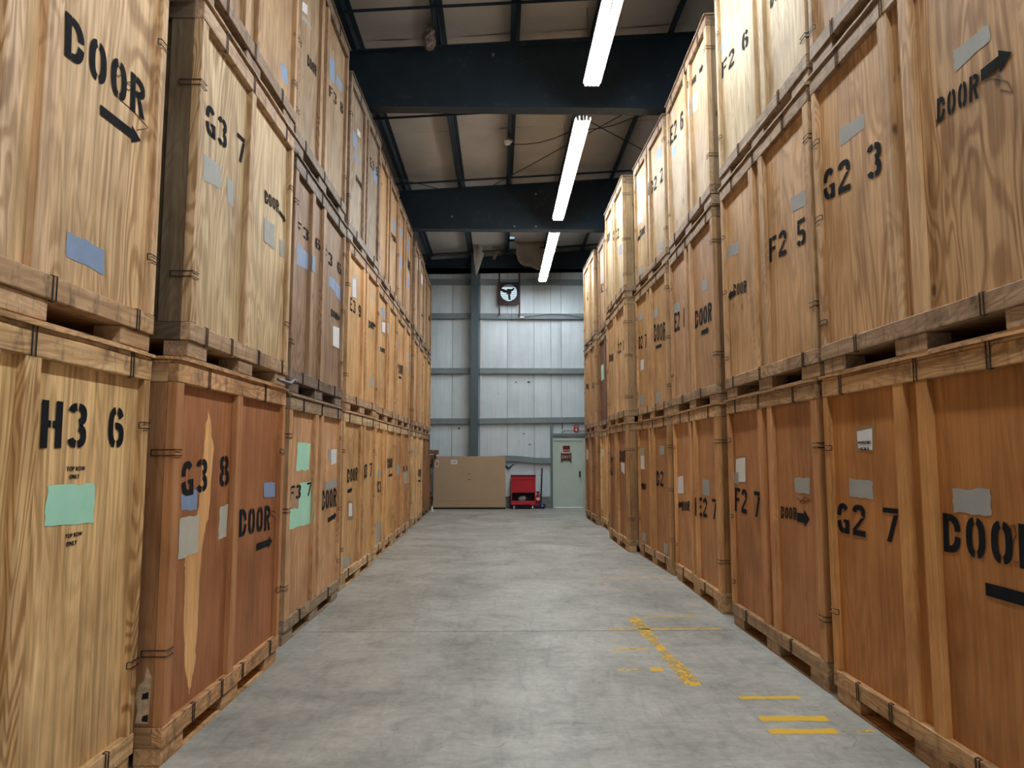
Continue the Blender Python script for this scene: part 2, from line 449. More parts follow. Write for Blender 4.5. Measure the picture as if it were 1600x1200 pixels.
# ---- back wall: vinyl faced panels bulging between the girts, a hole for the fan and one for the door
back = tag(empty('wall_back', (0, WALL_Y, 0)), kind='structure')
GZ = [0.34, 1.45, 2.67, 4.25, 5.99, 7.09, 9.2]
SX = [-4.92, -4.06, -3.20, -2.34, -1.48, -0.60, 0.26, 1.10, 1.64, 1.97, 2.70, 3.6, 4.5]
FAN = (0.30, 6.73)
HOLE = (0.04, 0.56, 6.47, 6.99)
def in_hole(x, z):
    if HOLE[0] < x < HOLE[1] and HOLE[2] < z < HOLE[3]: return True
    if 1.69 < x < 2.65 and z < 2.13: return True
    return False
for i in range(len(SX) - 1):
    a, b_ = SX[i] + .006, SX[i + 1] - .006
    xs = sorted(set([a, b_] + [a + (b_ - a) * k / 8 for k in range(1, 8)] + [h for h in (0.04, 0.56, 1.69, 2.65) if a < h < b_]))
    zs = [0.0]
    for g0, g1 in zip(GZ[:-1], GZ[1:]): zs += [g0 + (g1 - g0) * k / 8 for k in range(8)]
    zs = sorted(set(zs + [9.2, 6.47, 6.99, 2.13]))
    rnd = random.Random(i)
    pil = [rnd.uniform(.018, .05) for _ in GZ]
    def yy(x, z):
        u = (x - a) / (b_ - a); g = 0.0
        for k, (g0, g1) in enumerate(zip(GZ[:-1], GZ[1:])):
            if g0 <= z <= g1: g = pil[k] * math.sin(math.pi * (z - g0) / (g1 - g0)) ** 0.7
        return -(g * (0.25 + 0.75 * math.sin(math.pi * u) ** 0.6)) + 0.004 * math.sin(17 * z + 5 * x + i)
    mb = MB(); idx = {}; vs = []
    for iz, z in enumerate(zs):
        for ix, x in enumerate(xs): idx[ix, iz] = len(vs); vs.append((x, yy(x, z), z))
    fs = [(idx[ix, iz], idx[ix + 1, iz], idx[ix + 1, iz + 1], idx[ix, iz + 1]) for iz in range(len(zs) - 1) for ix in range(len(xs) - 1)
          if not in_hole((xs[ix] + xs[ix + 1]) / 2, (zs[iz] + zs[iz + 1]) / 2)]
    mb.add(vs, fs)
    o = build('wall_panel', mb, WALL, back)
    for p in o.data.polygons: p.use_smooth = True
# sheet behind the joints (with the same two holes), and the plain wall beyond the view
mb = MB()
for x0, x1, z0, z1 in ((-4.92, 0.04, 0, 9.2), (0.56, 1.69, 0, 9.2), (2.65, 4.5, 0, 9.2), (0.04, 0.56, 0, 6.47), (0.04, 0.56, 6.99, 9.2), (1.69, 2.65, 2.13, 9.2)):
    mb.box(x0, x1, 0.03, 0.10, z0, z1)
build('backing_sheet', mb, GIRT, back)
mb = MB(); mb.box(FX0, -4.92, 0.0, 0.1, 0, 9.2); mb.box(4.5, FX1, 0.0, 0.1, 0, 9.2)
build('plain_sheeting', mb, WALL, back)
for x0, x1 in ((-10.9, 1.60), (2.74, 10.9)):
    mb = MB(); nn = 24; vs = []
    for k in range(nn + 1):
        x = x0 + (x1 - x0) * k / nn; j = random.uniform(-.012, .012)
        vs += [(x, -0.20 + j, 0), (x, -0.19 + j, 0.325), (x, -0.02, 0.345)]
    mb.add(vs, [(3 * k + q, 3 * k + 3 + q, 3 * k + 4 + q, 3 * k + 1 + q) for k in range(nn) for q in (0, 1)])
    build('concrete_curb', mb, CURB, back)
def girt(x0, x1, z, sag=0.0, h=0.17, d=0.15):
    n = 10; mb = MB(); vs = []
    prof = [(-d, h / 2 - .03), (-d, h / 2), (-.02, h / 2), (-.02, h / 2 - .008), (-d + .012, h / 2 - .008), (-d + .012, -h / 2 + .008), (-.02, -h / 2 + .008), (-.02, -h / 2), (-d, -h / 2)]
    m = len(prof)
    for k in range(n + 1):
        t = k / n; dz = sag * math.sin(math.pi * min(1, t * 1.25)) if t < .8 else 0
        vs += [(x0 + (x1 - x0) * t, y, z + zz + dz) for y, zz in prof]
    fs = [(k * m + q, k * m + (q + 1) % m, (k + 1) * m + (q + 1) % m, (k + 1) * m + q) for k in range(n) for q in range(m)]
    mb.add(vs, fs); return build('girt', mb, GIRT, back)
for z in (7.09, 5.99, 4.25, 2.67, 1.45):
    girt(-10.5, -0.88, z)
    if z > 2: girt(-0.62, 10.5, z, 0.05 if z == 2.67 else 0.0)
    else: girt(-0.62, 1.60, z, 0.07)
# steel column in front of the girts
mb = MB(); mb.box(-.885, -.645, -.19, -.175, 0, 7.95); mb.box(-.885, -.645, -.40, -.385, 0, 7.95); mb.box(-.775, -.755, -.386, -.189, 0, 7.95)
build('steel_column', mb, COLM, back)
mb = MB(); mb.box(-.60, -.53, -.07, -.045, .35, 7.4)
build('white_flashing', mb, WHITEP, back)
for x0, x1, z1 in ((1.595, 1.665, 2.60), (2.695, 2.765, 2.60)):
    mb = MB(); mb.box(x0, x1, -.17, -.155, 0, z1); mb.box(x0, x0 + .014, -.157, -.0, 0, z1)
    build('door_post', mb, DOORST, back)
mb = MB(); mb.box(1.665, 2.695, -.17, -.03, 2.19, 2.29)
build('door_header', mb, DOORST, back)
# small conduit, junction box and tears in the facing
build('conduit', MB().tube([(1.98, -.06, 2.62), (1.98, -.06, 2.42), (1.98, -.06, 2.395), (2.05, -.06, 2.385), (2.7, -.06, 2.385)], .011, 6), DOORST, back)
build('junction_box', MB().cbox(1.955, 2.005, -.09, -.045, 2.37, 2.42), WHITE_METAL, back)
mb = MB(); mb.add([(.12, -.052, 1.36), (.19, -.055, 1.33), (.30, -.056, 1.24), (.42, -.056, 1.33), (.52, -.055, 1.335), (.42, -.055, 1.30), (.31, -.056, 1.19), (.27, -.056, 1.19)],
                  [(0, 1, 7), (1, 2, 7), (2, 6, 7), (2, 3, 5, 6), (3, 4, 5)])
build('tear_in_facing', mb, STEEL, back)
for x, z, r in ((.52, 3.90, .03), (.93, 3.90, .04), (1.28, 1.0, .02), (.78, 2.28, .03), (.95, 1.95, .03), (-1.25, 2.45, .035), (.62, 2.05, .015)):
    k = 9; pts = [(x + r * random.uniform(.6, 1.6) * math.cos(q * 6.283 / k), -.058, z + r * random.uniform(.4, .8) * math.sin(q * 6.283 / k)) for q in range(k)]
    mb = MB(); mb.add(pts, [tuple(range(k))]); build('puncture_in_facing', mb, STEEL, back)

# ---- other walls
lw = build('wall_left', MB().box(FX0 - .1, FX0, FY0, 22.5, 0, 9.0), WALL); tag(lw, kind='structure')
rw = build('wall_right', MB().box(FX1, FX1 + .1, FY0, 22.5, 0, 9.4), WALL); tag(rw, kind='structure')
fw = build('wall_front', MB().box(FX0, FX1, FY0 - .1, FY0, 0, 9.4), WALL); tag(fw, kind='structure')

# ---- roof: insulation facing between the purlins
ceil = tag(empty('ceiling'), kind='structure')
PX = [-2.17 - 1.25 * k for k in range(7, 0, -1)] + [-2.17, -0.89, 0.235, 1.45, 2.65] + [2.65 + 1.25 * k for k in range(1, 7)]
def sheet(x0, x1, y0, y1, hole=None, nx=6, ny=8):
    xs = [x0 + (x1 - x0) * k / nx for k in range(nx + 1)]; ys = [y0 + (y1 - y0) * k / ny for k in range(ny + 1)]
    if hole: xs = sorted(set(xs + [hole[0], hole[1]])); ys = sorted(set(ys + [hole[2], hole[3]]))
    ph = random.uniform(0, 6); vs = []; idx = {}
    for j, y in enumerate(ys):
        for i, x in enumerate(xs):
            u = (x - x0) / (x1 - x0); v = (y - y0) / (y1 - y0)
            sag = .055 * math.sin(math.pi * u) * (0.35 + .65 * math.sin(math.pi * v)) + .006 * math.sin(6 * y + ph + 4 * x)
            idx[i, j] = len(vs); vs.append((x, y, roof_z(x) + .20 - sag))
    fs = []
    for j in range(len(ys) - 1):
        for i in range(len(xs) - 1):
            if hole and hole[0] <= (xs[i] + xs[i + 1]) / 2 <= hole[1] and hole[2] <= (ys[j] + ys[j + 1]) / 2 <= hole[3]: continue
            fs.append((idx[i, j], idx[i + 1, j], idx[i + 1, j + 1], idx[i, j + 1]))
    mb = MB(); mb.add(vs, fs); o = build('insulation_panel', mb, INSUL, ceil)
    for p in o.data.polygons: p.use_smooth = True
    return o
EX = [FX0] + [x for x in PX if FX0 < x < FX1] + [FX1]
SEAMS = [-9.0, 4.6, 8.8, 10.4, 13.6, 16.2, 19.2, 22.4]
HOLE_R = (0.30, 0.46, 20.75, 21.25)
for x0, x1 in zip(EX[:-1], EX[1:]):
    near = x1 > -5 and x0 < 5
    if near:
        for y0, y1 in zip(SEAMS[:-1], SEAMS[1:]):
            sheet(x0, x1, y0 + .004, y1 - .004, HOLE_R if (x0 < .3 < x1 and y0 < 21 < y1) else None)
    else:
        sheet(x0, x1, FY0, 22.4)
# metal deck above (with the same small hole)
mb = MB()
for x0, x1, y0, y1 in ((FX0, .30, FY0, 22.5), (.46, FX1, FY0, 22.5), (.30, .46, FY0, 20.75), (.30, .46, 21.25, 22.5)):
    for zz in (0,):
        mb.add([(x0, y0, roof_z(x0) + .27), (x1, y0, roof_z(x1) + .27), (x1, y1, roof_z(x1) + .27), (x0, y1, roof_z(x0) + .27)], [(0, 1, 2, 3)])
build('roof_deck', mb, GIRT, ceil)

def zsec(x, y0, y1):
    """purlin of Z section running along the aisle"""
    z = roof_z(x); w = .075; mb = MB()
    mb.box(x - .004, x + .004, y0, y1, z, z + .2); mb.box(x - w, x + .004, y0, y1, z, z + .008); mb.box(x - .004, x + w, y0, y1, z + .19, z + .2)
    mb.box(x - w, x - w + .006, y0, y1, z, z + .03)
    return mb
for x in PX:
    if FX0 < x < FX1: build('purlin', zsec(x, FY0, 22.35), STEEL, ceil)
def rafter(y, zb, name='rafter', x0=FX0 + .05, x1=FX1 - .05):
    mb = MB(); t = .012; fw_ = .11
    def zt(x): return roof_z(x) - .004
    mb.add([(x0, y - t / 2, zb), (x1, y - t / 2, zb), (x1, y - t / 2, zt(x1)), (x0, y - t / 2, zt(x0)),
            (x0, y + t / 2, zb), (x1, y + t / 2, zb), (x1, y + t / 2, zt(x1)), (x0, y + t / 2, zt(x0))],
           [(0, 1, 2, 3), (4, 7, 6, 5), (0, 4, 5, 1), (3, 2, 6, 7), (0, 3, 7, 4), (1, 5, 6, 2)])
    o = build(name, mb, STEEL, ceil)
    build('bottom_flange', MB().box(x0, x1, y - fw_, y + fw_, zb - .016, zb), STEEL, o)
    mb = MB(); mb.add([(x0, y - fw_, zt(x0) - .016), (x1, y - fw_, zt(x1) - .016), (x1, y + fw_, zt(x1) - .016), (x0, y + fw_, zt(x0) - .016),
                       (x0, y - fw_, zt(x0)), (x1, y - fw_, zt(x1)), (x1, y + fw_, zt(x1)), (x0, y + fw_, zt(x0))],
                      [(0, 3, 2, 1), (4, 5, 6, 7), (0, 1, 5, 4), (3, 7, 6, 2), (0, 4, 7, 3), (1, 2, 6, 5)])
    build('top_flange', mb, STEEL, o)
    return o
for y in (-1.2, 4.6, 10.4, 16.2): rafter(y, 6.86 if y < 12 else 6.84)
# bolt heads and plates on the rafters
for x, y, z, r in ((-.10, 10.39, 7.72, .018), (-1.1, 16.19, 7.15, .02), (.85, 16.19, 7.70, .022), (.85, 16.19, 6.92, .022), (.35, 16.19, 6.92, .02)):
    build('bolt_head', MB().box(x - r, x + r, y - .03, y - .004, z - r, z + r), GREYP, ceil)
def bar_between(name, pts, r, mat, parent, n=5): return build(name, MB().tube(pts, r, n), mat, parent)
# bridging strips across the purlins
for y in (9.35, 12.5, 15.65, 6.2, 21.4):
    mb = MB(); x0, x1 = FX0 + .1, FX1 - .1
    z0, z1 = roof_z(x0) - .006, roof_z(x1) - .006
    for dy0, dy1, dz0, dz1 in ((-.025, .025, -.006, 0), (-.025, -.019, -.045, 0)):
        mb.add([(x0, y + dy0, z0 + dz0), (x1, y + dy0, z1 + dz0), (x1, y + dy1, z1 + dz0), (x0, y + dy1, z0 + dz0),
                (x0, y + dy0, z0 + dz1), (x1, y + dy0, z1 + dz1), (x1, y + dy1, z1 + dz1), (x0, y + dy1, z0 + dz1)],
               [(0, 3, 2, 1), (4, 5, 6, 7), (0, 1, 5, 4), (3, 7, 6, 2), (0, 4, 7, 3), (1, 2, 6, 5)])
    build('bridging_strip', mb, STEEL, ceil)
# X bracing rods and a slack cable
for a, b_ in (((-.2, 16.05), (3.4, 11.4)), ((-.2, 10.9), (4.4, 16.0)), ((-2.5, 15.0), (-1.3, 16.1))):
    bar_between('brace_rod', [(a[0], a[1], roof_z(a[0]) - .05), (b_[0], b_[1], roof_z(b_[0]) - .05)], .010, STEEL, ceil)
pts = []
for k in range(13):
    t = k / 12; x = .24 + 3.4 * t
    pts.append((x, 13.9 - 1.4 * t, roof_z(x) - .02 - .10 * abs(math.sin(math.pi * t * 2.8))))
bar_between('slack_cable', pts, .009, CABLE, ceil)
# end rafter against the back wall
o = rafter(22.18, 7.52, 'end_rafter', -10.5, 10.5)
for ch in list(o.children):
    if ch.name.startswith('bottom_flange'): pass

# torn insulation hanging by the back wall
def hanging(name, pts, thick, mat, label, cat='insulation'):
    """ragged curtain: list of (x, y, ztop, zbottom)"""
    mb = MB(); n = len(pts); rows = 6; vs = []
    for s in (0, 1):
        for k in range(rows + 1):
            for i, (x, y, zt, zb) in enumerate(pts):
                t = k / rows; q = .05 * math.sin(3 * t + i * 1.1)
                vs.append((x + q * .4, y + q + s * thick, zt + (zb - zt) * t))
    R = (rows + 1) * n; fs = []
    for k in range(rows):
        for i in range(n - 1):
            a = k * n + i
            fs += [(a, a + 1, a + n + 1, a + n), (R + a, R + a + n, R + a + n + 1, R + a + 1)]
    for i in range(n - 1): fs += [(i, R + i, R + i + 1, i + 1), (rows * n + i, rows * n + i + 1, R + rows * n + i + 1, R + rows * n + i)]
    for k in range(rows): fs += [(k * n, (k + 1) * n, R + (k + 1) * n, R + k * n), (k * n + n - 1, R + k * n + n - 1, R + (k + 1) * n + n - 1, (k + 1) * n + n - 1)]
    mb.add(vs, fs); o = build(name, mb, mat)
    for p in o.data.polygons: p.use_smooth = True
    return tag(o, label, cat, kind='thing')
INS2 = plain('torn_insulation_facing', (0.36, 0.33, 0.29), 0.8, vary=0.15, scale=3)
hanging('torn_insulation', [(-.80, 21.3, 8.02, 7.95), (-.76, 21.3, 8.0, 7.55), (-.69, 21.3, 8.0, 7.02), (-.62, 21.33, 8.0, 7.25), (-.55, 21.36, 7.98, 7.55), (-.50, 21.40, 7.95, 7.7)], .02, INS2,
        'narrow strip of torn beige insulation hanging from the roof above the steel column')
hanging('torn_insulation', [(-.22, 21.5, 8.02, 7.62), (-.12, 21.5, 8.02, 7.60), (-.02, 21.5, 8.03, 7.8), (.06, 21.5, 8.03, 7.98)], .02, INS2,
        'small flap of torn dark insulation hanging left of the purlin above the fan')
hanging('torn_insulation', [(.50, 21.2, 8.08, 7.72), (.58, 21.2, 8.08, 7.50), (.66, 21.22, 8.08, 7.38), (.78, 21.25, 8.09, 7.33), (.95, 21.3, 8.10, 7.34), (1.15, 21.35, 8.12, 7.26), (1.35, 21.4, 8.14, 7.22), (1.5, 21.4, 8.15, 7.3)], .02, INS2,
        'wide sheet of torn beige insulation hanging beside the far end of the lights')
nest = MB(); k = 9
for j in range(6):
    z = -.17 + .34 * j / 5; rr = .10 * math.sqrt(max(.05, 1 - ((j - 2.5) / 3) ** 2))
    nest.v += [(rr * random.uniform(.7, 1.25) * math.cos(q * 6.283 / k), rr * random.uniform(.7, 1.25) * math.sin(q * 6.283 / k), z) for q in range(k)]
for j in range(5):
    nest.f += [(j * k + q, j * k + (q + 1) % k, (j + 1) * k + (q + 1) % k, (j + 1) * k + q) for q in range(k)]
nest.f += [tuple(range(k))[::-1], tuple(5 * k + q for q in range(k))]
o = build('insulation_clump', nest, plain('grey_brown_fluff', (0.24, 0.20, 0.18), 0.9, vary=0.6, scale=22), loc=(-1.03, 9.95, 7.72))
tag(o, 'torn grey brown clump of insulation stuck beside a purlin near the first beam', 'insulation')
det = empty('smoke_detector', (.16, 13.6, roof_z(.16) - .16)); tag(det, 'small white domed smoke detector under the purlin left of the lights', 'detector')
build('dome', MB().lathe([(.02, 0), (.055, .012), (.075, .045), (.085, .06)], 16), WHITE_METAL, det)
build('base_plate', MB().lathe([(.10, .06), (.105, .075), (.04, .085), (.03, .155)], 16), GREYP, det)

# ------------------------------------------------------------------ fluorescent strip lights
LX, LZ = 1.31, 6.88
def strip_light(y0, y1, label):
    r = empty('strip_light', (LX, (y0 + y1) / 2, LZ)); L = (y1 - y0) / 2
    tag(r, label, 'light', 'row of fluorescent strip lights')
    mb = MB(); mb.cbox(-.055, .055, -L, L, .05, .115, .006); build('housing', mb, WHITE_METAL, r)
    mb = MB(); mb.add([(-.125, -L, .022), (-.055, -L, .05), (.055, -L, .05), (.125, -L, .022), (-.125, L, .022), (-.055, L, .05), (.055, L, .05), (.125, L, .022)],
                      [(0, 1, 5, 4), (1, 2, 6, 5), (2, 3, 7, 6)]); build('reflector', mb, WHITE_METAL, r)
    jn = -L + (y1 - y0) * .252
    for x in (-.084, -.028, .028, .084):
        for a, b_ in ((-L + .03, jn - .02), (jn + .02, L - .03)):
            build('tube', MB().tube([(x, a, .006), (x, b_, .006)], .019, 8), TUBE, r)
        for a, b_ in ((-L, -L + .028), (L - .028, L), (jn - .018, jn + .018)):
            build('lamp_holder', MB().box(x - .02, x + .02, a, b_, -.016, .05), WHITE_METAL, r)
    zt = roof_z(LX) - LZ
    for y in (-L + .12, 0, L - .12):
        for s in (-1, 1): build('hanger_wire', MB().tube([(s * .03, y, .115), (s * .07, y, zt)], .004, 5), CABLE, r)
    return r
strip_light(16.5, 21.3, 'farthest lit fluorescent strip light, ending just before the back wall')
strip_light(10.72, 15.58, 'middle lit fluorescent strip light between the two dark roof beams')
strip_light(4.88, 9.70, 'nearest lit fluorescent strip light, cut by the top of the picture')
strip_light(-.92, 3.90, 'lit fluorescent strip light overhead, out of sight above the camera')
strip_light(-6.72, -1.9, 'lit fluorescent strip light behind the camera')

# ------------------------------------------------------------------ exhaust fan
fan = empty('exhaust_fan', (FAN[0], WALL_Y, FAN[1])); tag(fan, 'square wall exhaust fan with round opening, three dark blades and bright daylight louvres', 'fan')
mb = MB(); n = 32; R = .265; S = .335; vs = []; fs = []
def sqp(a):
    c, s = math.cos(a), math.sin(a); m = max(abs(c), abs(s)); return S * c / m, S * s / m
for yv in (-.19, -.165):
    for k in range(n):
        a = k * 2 * math.pi / n + math.pi / n; vs.append((R * math.cos(a), yv, R * math.sin(a)))
    for k in range(n):
        a = k * 2 * math.pi / n + math.pi / n; x, z = sqp(a); vs.append((x, yv, z))
for k in range(n):
    j = (k + 1) % n
    fs += [(k, j, n + j, n + k), (2 * n + k, 3 * n + k, 3 * n + j, 2 * n + j), (k, 2 * n + k, 2 * n + j, j), (n + k, n + j, 3 * n + j, 3 * n + k)]
mb.add(vs, fs); build('face_plate', mb, BLACKP, fan)
mb = MB(); mb.box(-.335, -.32, -.19, .0, -.335, .335); mb.box(.32, .335, -.19, .0, -.335, .335); mb.box(-.335, .335, -.19, 0, .32, .335); mb.box(-.335, .335, -.19, 0, -.335, -.32)
build('housing_box', mb, BLACKP, fan)
mb = MB(); mb.tube([(0, -.24, .03), (0, -.10, .03)], [.085, .085], 16); build('motor_hub', mb, BLACKP, fan)
for a, l in ((165, .255), (35, .215), (-84, .25)):
    a = math.radians(a); c, s = math.cos(a), math.sin(a); w = .036
    mb = MB(); q = []
    for t, ww, tw in ((.05, w * .8, .02), (.5, w, .03), (1, w * .9, .02)):
        for sg in (-1, 1): q.append((c * l * t - s * ww * sg, -.15 + tw * sg, .03 + s * l * t + c * ww * sg))
    q2 = [(x, y + .006, z) for x, y, z in q]
    mb.add(q + q2, [(0, 1, 3, 2), (2, 3, 5, 4), (6, 8, 9, 7), (8, 10, 11, 9), (0, 2, 8, 6), (2, 4, 10, 8), (1, 7, 9, 3), (3, 9, 11, 5), (4, 5, 11, 10), (0, 6, 7, 1)])
    build('blade', mb, BLACKP, fan)
for k in range(9):
    z = -.23 + .058 * k
    mb = MB(); mb.add([(-.26, .02, z), (.26, .02, z), (.26, .05, z - .012), (-.26, .05, z - .012), (-.26, .02, z + .006), (.26, .02, z + .006), (.26, .05, z - .006), (-.26, .05, z - .006)],
                      [(0, 1, 2, 3), (4, 7, 6, 5), (0, 4, 5, 1), (3, 2, 6, 7), (0, 3, 7, 4), (1, 5, 6, 2)])
    build('louvre_slat', mb, GREYP, fan)
for x in (-.30, .335):
    mb = MB(); mb.box(x - .025, x + .025, -.225, -.215, -.76, .62); mb.box(x - .025, x - .018, -.22, -.16, -.76, .62); build('support_angle', mb, RED_OXIDE, fan)
mb = MB(); mb.box(-.33, .36, -.225, -.215, -.375, -.33); build('cross_angle', mb, RED_OXIDE, fan)
build('pull_cord', MB().tube([(.09, -.23, -.34), (.09, -.23, -.87)], .004, 5), CABLE, fan)
build('cord_knob', MB().tube([(.09, -.23, -.90), (.09, -.23, -.86)], [.02, .014], 8), BLACKP, fan)
o = empty('extension_cord', (.72, 22.21, 5.95)); tag(o, 'thin cord with white plug sagging along the girt right of the fan', 'cord')
build('cord', MB().tube([(.05, 0, .0), (.3, 0, .03), (.8, 0, .085), (1.1, 0, .09), (1.5, -.0, .06), (1.9, 0, -.02), (2.4, 0, -.1)], .008, 5), CABLE, o)
build('plug', MB().cbox(-.06, .06, -.03, .03, -.035, .02), WHITE_METAL, o)
# bright reflector dish end of the last light: small bar under the girt is left to the lamp itself

# ------------------------------------------------------------------ door
door = tag(empty('door_1', (2.17, WALL_Y, 0)), kind='structure')
mb = MB()
mb.cbox(-.51, -.44, -.13, .03, 0, 2.17); mb.cbox(.44, .51, -.13, .03, 0, 2.17); mb.cbox(-.44, .44, -.13, .03, 2.09, 2.17)
build('door_frame', mb, DOORP, door)
leaf = build('door_leaf', MB().cbox(-.435, .435, -.085, -.04, .018, 2.085), DOORP, door)
mb = MB(); mb.cbox(.315, .365, -.10, -.085, .95, 1.12); mb.tube([(.34, -.10, .985), (.34, -.15, .985)], .022, 10); build('door_handle', mb, BLACKP, leaf)
build('threshold', MB().box(-.44, .44, -.1, .08, 0, .008), WHITE_METAL, door)
BLK = plain('sign_black', (0.02, 0.008, 0.008), 0.5); RED = plain('sign_red', (0.42, 0.025, 0.03), 0.5, vary=.05); PINK = plain('sign_pink_white', (0.85, 0.55, 0.5), 0.5, vary=.03)
BRN = plain('brown_sign_frame', (0.10, 0.075, 0.05), 0.6); DRED = plain('sign_dark_red', (0.10, 0.008, 0.010), 0.5, vary=.05); WHT = plain('sign_white', (0.85, 0.82, 0.8), 0.5, vary=.02)
RX = (math.pi / 2, 0, 0)
s = empty('smoking_sign', (2.095, WALL_Y - .088, 1.815)); tag(s, 'small red and black NO SMOKING sign above the exit sign on door', 'sign')
build('sign_plate', MB().box(-.11, .11, -.004, 0, -.095, .095), RED, s)
build('black_band', MB().box(-.10, .10, -.006, -.0035, .0, .085), BLK, s)
text_obj('lettering', 'NO', .075, RED, s, (0, -.007, .042), RX)
text_obj('lettering', 'SMOKING', .042, PINK, s, (0, -.0065, -.045), RX)
s = empty('exit_sign', (2.085, WALL_Y - .088, 1.56)); tag(s, 'brown framed EXIT sign with pale letters on dark red, on the door', 'sign')
build('sign_plate', MB().box(-.125, .125, -.012, 0, -.09, .09), DRED, s)
mb = MB(); mb.box(-.165, -.125, -.022, 0, -.175, .13); mb.box(.125, .165, -.022, 0, -.175, .13); mb.box(-.125, .125, -.02, 0, .085, .115); mb.box(-.125, .125, -.02, 0, -.115, -.085)
build('sign_frame', mb, BRN, s)
text_obj('lettering', 'EXIT', .125, PINK, s, (0, -.014, 0), RX)
s = empty('extinguisher_sign', (2.41, WALL_Y - .07, 2.45)); tag(s, 'small red fire extinguisher sign with white down arrow, above the door', 'sign')
build('sign_plate', MB().box(-.08, .08, -.004, 0, -.11, .11), RED, s)
text_obj('lettering', 'FIRE', .055, WHT, s, (0, -.006, .07), RX); text_obj('lettering', 'EXTINGUISHER', .020, WHT, s, (0, -.006, .03), RX)
mb = MB(); mb.add([(-.02, -.006, .0), (.02, -.006, .0), (.02, -.006, -.035), (.05, -.006, -.035), (0, -.006, -.085), (-.05, -.006, -.035), (-.02, -.006, -.035)], [tuple(range(7))])
build('arrow', mb, WHT, s)

# ------------------------------------------------------------------ things by the back wall
bx = empty('cardboard_carton', (-.895, 21.87, 0)); tag(bx, 'huge flat brown cardboard carton standing on edge against back wall', 'carton')
mb = MB(); x0, x1, z0, z1 = -1.09, 1.09, .255, 1.585
q = [(x0, z0), (x1, z0), (x1, z1), (x0 + .09, z1), (x0 + .015, z1 - .13)]
mb.add([(x, -.085, z) for x, z in q] + [(x, .10, z) for x, z in q], [(0, 1, 2, 3, 4), (9, 8, 7, 6, 5)] + [(i, i + 5, (i + 1) % 5 + 5, (i + 1) % 5) for i in range(5)])
build('carton_sleeve', mb, CARD, bx)
build('carton_tray', MB().cbox(-1.10, 1.10, -.095, .11, .055, .25, .004), CARD, bx)
build('timber_base', MB().box(-1.10, 1.09, -.07, .1, 0, .055), CARD_D, bx)
o = build('shipping_label', MB().box(-.56, -.37, -.088, -.0855, 1.345, 1.475), PAPER, bx); o['label'] = 'white label with blue print'
build('label_print', MB().box(-.52, -.41, -.0895, -.0882, 1.39, 1.43), BLUEPATCH, o)
mb = MB(); mb.add([(-1.035, -.0875, 1.27), (-.935, -.0875, 1.26), (-.915, -.0875, 1.455), (-1.015, -.0875, 1.475)], [(0, 1, 2, 3)])
o = build('shipping_label', mb, plain('pink_paper', srgb(232, 205, 200), .6), bx); o['label'] = 'pinkish upright label'
build('label_print', MB().box(-1.0, -.955, -.089, -.0878, 1.30, 1.41), plain('purple_print', srgb(150, 90, 100), .6), o)
for z, w in ((1.055, .045), (.885, .055)): build('handling_mark', MB().box(.0 - w, w, -.0866, -.0855, z - .008, z + .008), BLK if z > 1 else BRN, bx)

cart = empty('tool_cart', (.735, 21.98, 0)); tag(cart, 'red steel tool cart with open lower shelf on white casters', 'tool cart')
w, d0, d1 = .37, -.22, .2
mb = MB(); mb.cbox(-w, -w + .03, d0, d1, .13, .99); mb.cbox(w - .03, w, d0, d1, .13, .99); mb.box(-w + .03, w - .03, d1 - .015, d1, .13, .99); build('cart_body', mb, REDP, cart)
build('cart_top', MB().cbox(-w - .012, w + .012, d0 - .012, d1, .985, 1.02, .006), plain('dark_red_enamel', (.10, .006, .012), .4), cart)
build('upper_panel', MB().cbox(-w + .031, w - .031, d0 + .004, d0 + .03, .50, .88), REDP, cart)
build('top_drawer', MB().cbox(-w + .031, w - .031, d0, d0 + .03, .885, .98), REDP, cart)
build('shelf_back', MB().box(-w + .031, w - .031, d1 - .03, d1 - .016, .15, .485), BLACKP, cart)
build('upper_floor', MB().box(-w + .03, w - .03, d0 + .03, d1 - .015, .485, .50), REDP, cart)
build('shelf_tray', MB().box(-w + .03, w - .03, d0 + .004, d1 - .015, .13, .15).cbox(-w + .03, w - .03, d0, d0 + .02, .13, .245), REDP, cart)
for x in (-.28, .28):
    for y in (d0 + .06, d1 - .08):
        c = build('caster', MB().tube([(x - .018, y + .01, .05), (x + .018, y + .01, .05)], .05, 14), WHITEP, cart)
        build('caster_fork', MB().box(x - .026, x - .02, y - .02, y + .03, .045, .128).box(x + .02, x + .026, y - .02, y + .03, .045, .128).box(x - .03, x + .03, y - .025, y + .035, .12, .13), GREYP, c)
bl = empty('power_tool', (.76, 21.90, .15)); tag(bl, 'grey and black power tool lying on the lower shelf of red cart', 'tool')
build('motor_casing', MB().tube([(-.17, 0, .12), (-.12, 0, .14), (.0, 0, .15), (.04, 0, .14)], [.045, .085, .10, .09], 14), GREYP, bl)
build('black_grip', MB().tube([(.04, 0, .13), (.10, 0, .12), (.16, 0, .10)], [.10, .08, .06], 12), BLACKP, bl)
build('foot', MB().cbox(-.15, .12, -.07, .07, 0, .05), BLACKP, bl)
build('handle_loop', MB().tube([(-.15, 0, .19), (-.06, 0, .275), (.06, 0, .275), (.13, 0, .19)], .016, 8), BLACKP, bl)
o = build('rag', MB().cbox(-.05, .05, -.03, .03, 0, .02, .006), PAPER, loc=(.62, 21.81, .15)); tag(o, 'small white rag lying at the front of the cart shelf', 'rag')

